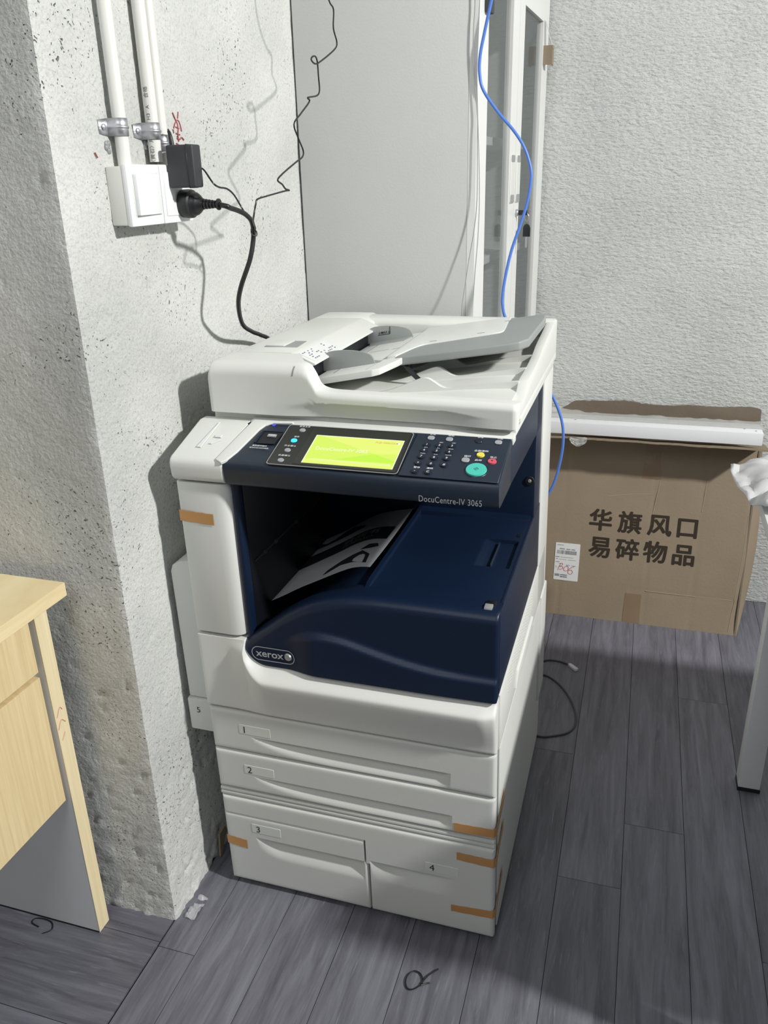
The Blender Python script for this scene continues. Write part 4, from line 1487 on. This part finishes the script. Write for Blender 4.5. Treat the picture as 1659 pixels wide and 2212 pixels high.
# things on the shelves
o = MB(KX)
o.box(0.10, 0.23, 0.06, 0.09, 1.2002, 1.37)
o = o.build('white_carton', LABELW, bevel=0.002)
tag(o, 'white flat carton standing on the cabinet shelf behind the left glass door', 'carton')
MB(KX).poly3(roundrect(0.13, 0.18, 1.335, 1.358, 0.005, 3), lambda a, c, h: (a, 0.06 - h, c), 0, 0.0008).build('window_mark', GREYM, o)
b = MB(KX)
b.box(0.08, 0.34, 0.05, 0.28, 0.9302, 1.01)
o = b.build('paper_bundle', plain('bundle_paper', (0.50, 0.50, 0.47, 1), 0.8, bump=0.6, bscale=60), bevel=0.006)
tag(o, 'pale wrapped paper bundle lying on the lower cabinet shelf', 'paper')
b = MB(KX)
b.box(0.14, 0.30, 0.05, 0.20, 1.0104, 1.07)
o = b.build('storage_box', plain('box_grey_blue', (0.22, 0.24, 0.30, 1), 0.6), bevel=0.004)
tag(o, 'small grey box on top of the paper bundle in the cabinet', 'box')
b = MB(KX)
b.box(0.085, 0.33, 0.05, 0.33, 1.4882, 1.60)
o = b.build('clear_wrapped_stack', glassy('shrink_wrap', (0.62, 0.66, 0.68, 1), 0.75, 0.2), bevel=0.006)
tag(o, 'shrink-wrapped pale stack on the upper cabinet shelf behind glass', 'stack')
# black tag at the top of the near door
b = MB(KX)
b.box(0.050, 0.092, -0.030, -0.0185, 1.716, 1.80)
o = b.build('black_cable_clip', DKGREY, bevel=0.003)
tag(o, 'black plastic clip at the top edge of the near cabinet door', 'clip')
# pale wire in front of the cabinet
o = MB().tube([(0.367, 0.738, 1.85), (0.369, 0.740, 1.732), (0.367, 0.740, 1.680), (0.367, 0.740, 1.630), (0.372, 0.740, 1.569), (0.3785, 0.739, 1.516), (0.3795, 0.738, 1.471), (0.3815, 0.736, 1.350),
               (0.3765, 0.732, 1.282), (0.3675, 0.726, 1.222), (0.362, 0.718, 1.171), (0.357, 0.706, 1.115), (0.355, 0.703, 1.02)], 0.0011, 6, 6).build('pale_wire', STRING)
tag(o, 'thin pale grey wire hanging down in front of the cabinet edge', 'wire')

# blue network cable
o = MB().tube([(0.423, 0.734, 1.86), (0.406, 0.737, 1.740), (0.403, 0.737, 1.725), (0.390, 0.738, 1.669), (0.382, 0.738, 1.628), (0.382, 0.738, 1.594), (0.391, 0.738, 1.563), (0.424, 0.736, 1.520), (0.460, 0.732, 1.482),
               (0.484, 0.730, 1.447), (0.498, 0.728, 1.408), (0.499, 0.726, 1.381), (0.493, 0.724, 1.339), (0.480, 0.720, 1.293), (0.464, 0.714, 1.240), (0.454, 0.708, 1.186), (0.450, 0.704, 1.146),
               (0.451, 0.704, 1.125), (0.460, 0.706, 1.094), (0.500, 0.716, 1.02), (0.545, 0.728, 0.96), (0.578, 0.730, 0.902), (0.595, 0.730, 0.858), (0.601, 0.730, 0.813), (0.598, 0.730, 0.767), (0.588, 0.730, 0.713),
               (0.574, 0.728, 0.676), (0.550, 0.722, 0.640), (0.51, 0.715, 0.60)], 0.0034, 10, 6).build('network_cable', BLUE)
tag(o, 'bright blue network cable hanging in a curve behind the copier', 'cable')

# ================================================================== carton at the back wall
BY0, LEANY, LEANZ = 1.352, 0.088, 0.62
LT_ = math.hypot(LEANY, LEANZ)
by, bz = LEANY / LT_, LEANZ / LT_


def bx(u, s, h):
    # u = x, s = up the leaning front, h = out of the front face
    return (u, BY0 + by * s - bz * h, bz * s + by * h)


carton = thing('cardboard_carton', (0.82, 1.42, 0.0), 'large brown cardboard carton with Chinese print leaning against the back wall', 'carton')
HB = LT_
b = MB()


def carton_h(x, s):
    return noise.noise(Vector((x * 6, s * 6, 2))) * 0.003


def bs(u, s, h):
    # on the wavy skin of the carton front
    return bx(u, s, h + carton_h(u, s))


def carton_front(u, s):
    xr = 1.138 + 0.030 * math.sin(math.pi * min(1, max(0, s / HB)))
    x = lerp(0.43, xr, u)
    h = carton_h(x, s)
    h -= 0.05 * max(0, (u - 0.945) / 0.055) ** 2 * math.sin(math.pi * min(1, s / HB))
    for cx in (0.565, 0.845, 0.99):
        h -= 0.0016 * math.exp(-((x - cx) / 0.004) ** 2)
    if x > 0.80:
        h -= 0.0015 * math.exp(-((s - 0.118) / 0.004) ** 2)
    return bx(x, s, h)


b.surf([i / 90 for i in range(91)], [HB * j / 60 for j in range(61)], carton_front, back=lambda u, v, p: (p.x, p.y + 0.006, p.z))
b.build('front_panel', CARD, carton, smooth=60)
D2 = 0.150
b = MB()
side = [bx(1.136, 0.0, 0), bx(1.136, HB, 0), bx(1.136, HB, -D2), bx(1.136, 0.0, -D2)]
b.add(side + [(x - 0.005, y, z) for x, y, z in side], [(0, 1, 2, 3), (7, 6, 5, 4), (0, 4, 5, 1), (1, 5, 6, 2), (2, 6, 7, 3), (3, 7, 4, 0)])
bk = [bx(0.435, 0.02, -D2 + 0.004), bx(1.131, 0.02, -D2 + 0.004), bx(1.131, HB, -D2 + 0.004), bx(0.435, HB, -D2 + 0.004)]
b.add(bk, [(0, 1, 2, 3)])
bt = [bx(0.435, 0.004, -0.006), bx(1.131, 0.004, -0.006), bx(1.131, 0.02, -D2 + 0.004), bx(0.435, 0.02, -D2 + 0.004)]
b.add(bt, [(0, 1, 2, 3)])
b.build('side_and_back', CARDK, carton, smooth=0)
# front flap folded outwards with a torn edge
b = MB()


def flap_f(u, v):
    x = lerp(0.44, 1.142, u)
    y0, z0 = BY0 + by * HB, bz * HB
    ln = 0.138 + 0.004 * noise.noise(Vector((x * 14, 0, 0))) + 0.003 * noise.noise(Vector((x * 60, 5, 0)))
    return (x, y0 - ln * v, z0 + 0.028 * v + 0.003 * noise.noise(Vector((x * 11, 2, v))))


b.surf([i / 100 for i in range(101)], [0, 0.25, 0.5, 0.75, 1], flap_f, back=lambda u, v, p: (p.x, p.y, p.z - 0.006))
b.build('front_flap', CARD, carton, smooth=40)
# rear flap standing up against the wall
b = MB()
RF = smooth_tab([(0.40, 0.640), (0.50, 0.645), (0.518, 0.655), (0.545, 0.676), (0.567, 0.689), (0.62, 0.692), (0.70, 0.697), (0.735, 0.698), (0.80, 0.690), (0.88, 0.690), (0.93, 0.694), (1.02, 0.693), (1.094, 0.698), (1.13, 0.695), (1.148, 0.684), (1.145, 0.66)])


def flap_r(u, v):
    x = lerp(0.44, 1.146, u)
    z1 = interp(RF, x) + 0.003 * noise.noise(Vector((x * 70, 0, 0)))
    z = lerp(0.560, z1, v)
    return (x + (0.004 * math.sin(v * 5) if u == 1 else 0), 1.588 + 0.003 * noise.noise(Vector((x * 8, v * 3, 0))) - 0.006 * v, z)


b.surf([i / 100 for i in range(101)], [i / 10 for i in range(11)], flap_r, back=lambda u, v, p: (p.x, p.y + 0.006, p.z))
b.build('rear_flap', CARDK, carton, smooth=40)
# print
b = MB()
P1 = [('华', 0.684), ('旗', 0.7765), ('风', 0.8690), ('口', 0.9530)]
P2 = [('易', 0.6875), ('碎', 0.7760), ('物', 0.8630), ('品', 0.9505)]
for row, s0 in ((P1, 0.3165), (P2, 0.2245)):
    for ch, cx in row:
        for k, (du, dv) in enumerate(((0, 0), (1, 0), (-1, 0), (0, 1), (0, -1), (.7, .7), (-.7, -.7), (.7, -.7), (-.7, .7))):
            b.text(ch, bs, cx + du * 0.0022, s0 + dv * 0.0020, 0.076, h=0.0006 + k * 0.00001, sx=1.0)
b.build('carton_lettering', INKB, carton, smooth=0, recalc=False, kind='stuff')
# shipping label
HL = max(carton_h(0.5455 + 0.08 * i / 8, 0.1235 + 0.13 * j / 8) for i in range(9) for j in range(9))
bl = lambda u, s, h: bx(u, s, h + HL)
lab = MB().poly3(roundrect(0.5455, 0.6260, 0.1235, 0.2540, 0.002, 2), bl, -0.003, 0.0006).build('shipping_label', LABELW, carton)
b = MB()
random.seed(5)
x = 0.552
while x < 0.615:
    ww = random.choice((0.0006, 0.001, 0.0016, 0.0022))
    b.poly3([(x, 0.2155), (x + ww, 0.2155), (x + ww, 0.2285), (x, 0.2285)], bl, 0.0005, 0.0009)
    x += ww + random.choice((0.0008, 0.0012, 0.002))
for (u0, u1, s0, s1) in ((0.551, 0.572, 0.2455, 0.2475), (0.560, 0.576, 0.2320, 0.2355), (0.582, 0.594, 0.2315, 0.2350), (0.598, 0.610, 0.2315, 0.2350), (0.548, 0.560, 0.2035, 0.2065), (0.564, 0.606, 0.2038, 0.2052),
                         (0.550, 0.556, 0.1965, 0.199), (0.560, 0.584, 0.1960, 0.1972), (0.589, 0.616, 0.1955, 0.1968), (0.549, 0.562, 0.1860, 0.1882), (0.584, 0.597, 0.1770, 0.1790), (0.602, 0.616, 0.1760, 0.1778),
                         (0.549, 0.554, 0.171, 0.1722), (0.549, 0.556, 0.167, 0.1682),
                         (0.549, 0.564, 0.1365, 0.1450), (0.567, 0.590, 0.1400, 0.1445), (0.567, 0.590, 0.1330, 0.1380)):
    k = u0
    while k < u1:
        ww = random.uniform(0.0015, 0.003)
        b.poly3([(k, s0), (min(u1, k + ww), s0), (min(u1, k + ww), s1), (k, s1)], bl, 0.0005, 0.0009)
        k += ww + 0.0009
b.build('label_print', INKGR, lab, smooth=0, kind='stuff')
b = MB()
for pts in ([(0.558, 0.158), (0.562, 0.172), (0.567, 0.182)], [(0.561, 0.181), (0.571, 0.183), (0.573, 0.178), (0.563, 0.171)], [(0.563, 0.171), (0.573, 0.171), (0.574, 0.165), (0.562, 0.160)],
            [(0.588, 0.175), (0.580, 0.170), (0.577, 0.162), (0.583, 0.157), (0.591, 0.161), (0.592, 0.171), (0.587, 0.176)],
            [(0.612, 0.176), (0.600, 0.169), (0.592, 0.158), (0.594, 0.149), (0.603, 0.148), (0.607, 0.156), (0.602, 0.162), (0.594, 0.158)]):
    b.tube([bl(u, s, 0.0009) for u, s in pts], 0.0008, 5, 5)
b.build('red_handwriting', INKR, lab, smooth=0, kind='stuff')
# tape and creases on the carton
for (u0, u1, s0, s1) in ((0.800, 0.856, 0.495, 0.625), (0.781, 0.834, 0.002, 0.104)):
    MB().poly3([(u0, s0), (u1 + 0.002, s0), (u1, s1), (u0 + 0.002, s1)], bs, -0.004, 0.0007).build('carton_tape', CTAPE, carton, smooth=0)
b = MB()
for pts in ([(0.857, 0.49), (0.846, 0.40), (0.842, 0.345)], [(0.803, 0.205), (0.789, 0.10)], [(0.845, 0.118), (0.95, 0.117), (1.11, 0.118)], [(0.70, 0.426), (0.76, 0.437), (0.835, 0.444)], [(0.995, 0.50), (0.99, 0.40)],
            [(1.120, 0.118), (1.114, 0.06), (1.112, 0.01)], [(1.128, 0.40), (1.124, 0.25), (1.118, 0.12)]):
    b.tube([bs(u, s, -0.0006) for u, s in pts], 0.0014, 6, 6, flat=1.0)
b.build('crease', CREASE, carton, kind='stuff')

# white vent frame resting on the flap
vf = thing('vent_frame', (0.80, 1.35, 0.650), 'long white metal vent frame lying on the open carton', 'vent frame')
MB().box(0.490, 1.118, 1.306, 1.314, 0.6560, 0.6925).build('front_bar', VENT, vf, bevel=0.0015)
MB().box(0.490, 1.118, 1.314, 1.405, 0.6890, 0.6925).build('top_flange', VENT, vf, bevel=0.001)
MB().box(0.490, 1.118, 1.372, 1.384, 0.6500, 0.6890).build('rear_bar', VENT, vf, bevel=0.001)
for (x, y) in ((0.585, 1.34), (1.070, 1.345), (1.10, 1.33)):
    MB().lathe([(0, 0.003), (0.0008, 0.003)], (x, y, 0.6924), (0, 0, 1), 10).build('rivet_hole', GREYM, vf)


def crumple(name, fun, nu, nv, mat, lab, cat, th=0.0006):
    b = MB()
    b.surf([i / nu for i in range(nu + 1)], [j / nv for j in range(nv + 1)], fun)
    o = b.build(name, mat, smooth=25)
    md = o.modifiers.new('thickness', 'SOLIDIFY')
    md.thickness = th
    return tag(o, lab, cat)


def fold(p, a, f):
    q = Vector(p) * f
    return a * (abs(noise.noise(q)) * 1.6 - 0.5 + 0.5 * abs(noise.noise(q * 2.3 + Vector((5, 1, 2)))))


def film_vent(u, v):
    x = lerp(0.49, 1.125, u)
    y = lerp(1.350, 1.430, v)
    z = 0.6940 + fold((x, y, 0), 0.005, 18) * (0.4 + v) + 0.016 * (1 - sstep(0.0, 0.22, u)) * v
    return (x, y, max(z, 0.6936))


crumple('plastic_wrap', film_vent, 70, 12, glassy('thin_wrap', (0.62, 0.62, 0.60, 1), 0.35, 0.2), 'thin clear plastic wrap bunched on the white vent frame', 'plastic wrap', 0.0004)


def film_bit(u, v):
    a = lerp(-1, 1, u)
    return (0.600 + 0.026 * a + 0.004 * noise.noise(Vector((u * 5, v * 5, 1))), 1.300 - 0.004 * v + fold((u * .2, v * .2, 3), 0.006, 14), 0.650 - 0.030 * v * (1 - a * a * 0.7))


crumple('plastic_scrap', film_bit, 14, 10, glassy('wrap_scrap', (0.55, 0.55, 0.53, 1), 0.5, 0.2), 'small crumpled scrap of clear plastic hanging below the vent frame', 'plastic wrap', 0.0004)

# ================================================================== white table on the right
table = thing('white_table', (1.6, 0.05, 0.0), 'white steel-legged table at the right edge with a foam sheet on its corner', 'table')
MB().box(1.030, 2.30, -0.20, 0.715, 0.716, 0.741).build('table_top', TABLEW, table, bevel=0.002)
for (x, y) in ((1.079, 0.590), (1.079, -0.16), (2.20, 0.590), (2.20, -0.16)):
    l = MB().box(x, x + 0.049, y, y + 0.046, 0.010, 0.676).build('leg', TABLEW, table, bevel=0.002)
    MB().box(x - 0.001, x + 0.050, y - 0.001, y + 0.047, 0.0, 0.0102).build('foot', BLACK, table)
for x in (1.079, 2.20):
    MB().box(x, x + 0.049, -0.16, 0.636, 0.676, 0.7158).build('rail', TABLEW, table, bevel=0.002)

OUT = [(0.985, 0.822), (0.981, 0.770), (0.984, 0.700), (0.990, 0.640), (1.008, 0.562), (1.027, 0.534), (1.10, 0.52), (1.22, 0.54), (1.26, 0.70), (1.20, 0.90), (1.077, 0.915), (1.03, 0.862), (1.006, 0.815)]
OC = (1.09, 0.715)
n_o = 72
ring = []
acc = OUT + [OUT[0]]
for i in range(len(OUT)):
    for k in range(6):
        t = k / 6
        ring.append((lerp(acc[i][0], acc[i + 1][0], t), lerp(acc[i][1], acc[i + 1][1], t)))


def film_table(u, v):
    i = int(round(u * len(ring))) % len(ring)
    x = lerp(OC[0], ring[i][0], v)
    y = lerp(OC[1], ring[i][1], v)
    hump = 0.030 * (1 - v) ** 0.7 + 0.016
    z = 0.7430 + hump + fold((x, y, 0), 0.030, 9) * (0.3 + 0.7 * v) * (0.5 if v > 0.96 else 1)
    if x > 1.018 and y < 0.655:
        z = max(z, 0.7425)
    else:
        z = max(z - 0.004, 0.725)
    return (x, y, z)


crumple('foam_sheet', film_table, len(ring), 18, FILM, 'crumpled white foam packing sheet on the corner of the white table', 'foam sheet', 0.0012)

# ================================================================== wooden desk on the left
desk = thing('wooden_desk', (-0.45, -0.75, 0.0), 'pale maple desk with drawer and cupboard front at the left edge', 'desk')
MB().box(-0.76, -0.1385, -1.36, -0.1520, 0.7535, 0.7785).build('desk_top', MAPLE, desk, bevel=0.0008, seg=1)
for y0, y1 in ((-0.1925, -0.1620), (-1.345, -1.315)):
    pnl = MB().box(-0.74, -0.1812, y0, y1, 0.0, 0.7535).build('end_panel', DESKG, desk)
    MB().box(-0.1812, -0.1800, y0 - 0.0002, y1 + 0.0002, 0.002, 0.7530).build('edge_band', MAPLEE, pnl)
    MB().box(-0.74, -0.1815, y0 - 0.0006, y1 + 0.0002, 0.0, 0.004).build('bottom_strip', BLACK, pnl)
MB().box(-0.62, -0.207, -0.640, -0.1930, 0.345, 0.7530).build('pedestal_body', DESKG, desk)
MB().box(-0.2050, -0.1870, -0.640, -0.2000, 0.6215, 0.7480).build('drawer_front', MAPLEV, desk, bevel=0.0008, seg=1)
MB().box(-0.2050, -0.1870, -0.640, -0.2000, 0.3430, 0.6115).build('cupboard_door', MAPLEV, desk, bevel=0.0008, seg=1)
b = MB()
for pts in ([(-0.188, 0.520), (-0.178, 0.535), (-0.172, 0.528)], [(-0.190, 0.495), (-0.180, 0.510), (-0.170, 0.500)], [(-0.186, 0.470), (-0.176, 0.482)]):
    b.tube([(-0.1798, y, z) for y, z in pts], 0.0011, 5, 4)
b.build('red_smudge', plain('faded_red', (0.62, 0.36, 0.27, 1), 0.7), desk, kind='stuff')

# ================================================================== bits on the floor
o = MB().tube([(0.520, 1.00, 0.003), (0.547, 1.028, 0.003), (0.573, 1.049, 0.003), (0.608, 1.050, 0.003), (0.638, 1.036, 0.004)], 0.0026, 8, 6)
nc = thing('network_lead', (0.6, 0.95, 0.0), 'dark grey network lead with a clear plug lying on the floor beside the copier', 'cable')
o.build('lead', GREYC, nc)
MB().tube([(0.500, 0.965, 0.003), (0.548, 0.963, 0.003), (0.583, 0.958, 0.003), (0.629, 0.910, 0.003), (0.668, 0.827, 0.003), (0.680, 0.753, 0.003), (0.667, 0.707, 0.003), (0.633, 0.681, 0.003), (0.588, 0.667, 0.003), (0.52, 0.70, 0.003)],
          0.0026, 8, 6).build('lead', GREYC, nc)
b = MB()
pv = Vector((0.030, -0.030, 0)).normalized()
pn = Vector((pv.y, -pv.x, 0))
c0 = Vector((0.636, 1.038, 0.001))
q = []
for t, wd in ((0, 0.0045), (0.012, 0.006), (0.036, 0.006)):
    for sgn in (-1, 1):
        p_ = c0 + pv * t + pn * wd * sgn
        q.append((p_.x, p_.y))
b.prism([q[0], q[2], q[4], q[5], q[3], q[1]], 2, 0.0005, 0.0085)
b.build('plug', CLEAR, nc, bevel=0.001)
tie = thing('cable_tie', (0.465, -0.115, 0.0), 'black cable tie loop with a crossed tail on the floor before the copier', 'cable tie')
MB().tube([(0.473, -0.124, 0.003), (0.4705, -0.112, 0.003), (0.463, -0.104, 0.003), (0.452, -0.103, 0.003), (0.443, -0.114, 0.003), (0.4425, -0.130, 0.003), (0.450, -0.141, 0.003), (0.461, -0.139, 0.003), (0.4715, -0.127, 0.003)], 0.0014, 6, 6).build('loop', CABLE, tie)
MB().tube([(0.4705, -0.126, 0.003), (0.478, -0.108, 0.0035), (0.487, -0.096, 0.004), (0.4955, -0.087, 0.0045)], 0.0016, 6, 6).build('tail', CABLE, tie)
MB().tube([(0.472, -0.128, 0.003), (0.480, -0.122, 0.003), (0.4865, -0.1185, 0.003)], 0.0014, 6, 4).build('tail', CABLE, tie)
o = MB().tube([(-0.309, -0.216, 0.002), (-0.3275, -0.212, 0.002), (-0.3315, -0.205, 0.002), (-0.325, -0.1985, 0.002), (-0.305, -0.1965, 0.002), (-0.288, -0.201, 0.002), (-0.279, -0.215, 0.002), (-0.291, -0.227, 0.002)], 0.0011, 6, 6).build('wire_scrap', CABLE)
tag(o, 'thin black wire scrap bent into a loop on the floor by the desk panel', 'wire')


def scrap(u, v):
    x = -0.032 + u * 0.022
    y = -0.115 + v * 0.060
    return (x, y, 0.003 + fold((x, y, 0), 0.006, 60) + 0.004 * math.sin(v * 6))


crumple('plastic_wrapper', scrap, 8, 14, glassy('wrapper', (0.70, 0.70, 0.74, 1), 0.40, 0.08), 'clear plastic wrapper scrap on the floor at the pillar foot', 'plastic wrap', 0.0003)
b = MB()
b.prism([(0.052, 0.004), (0.062, 0.004), (0.078, 0.036), (0.090, 0.044), (0.085, 0.064), (0.058, 0.062)], 0, -0.040, -0.036)
o = b.build('cardboard_scrap', CARD, smooth=0)
tag(o, 'torn brown cardboard scrap wedged between the pillar and the copier', 'cardboard')
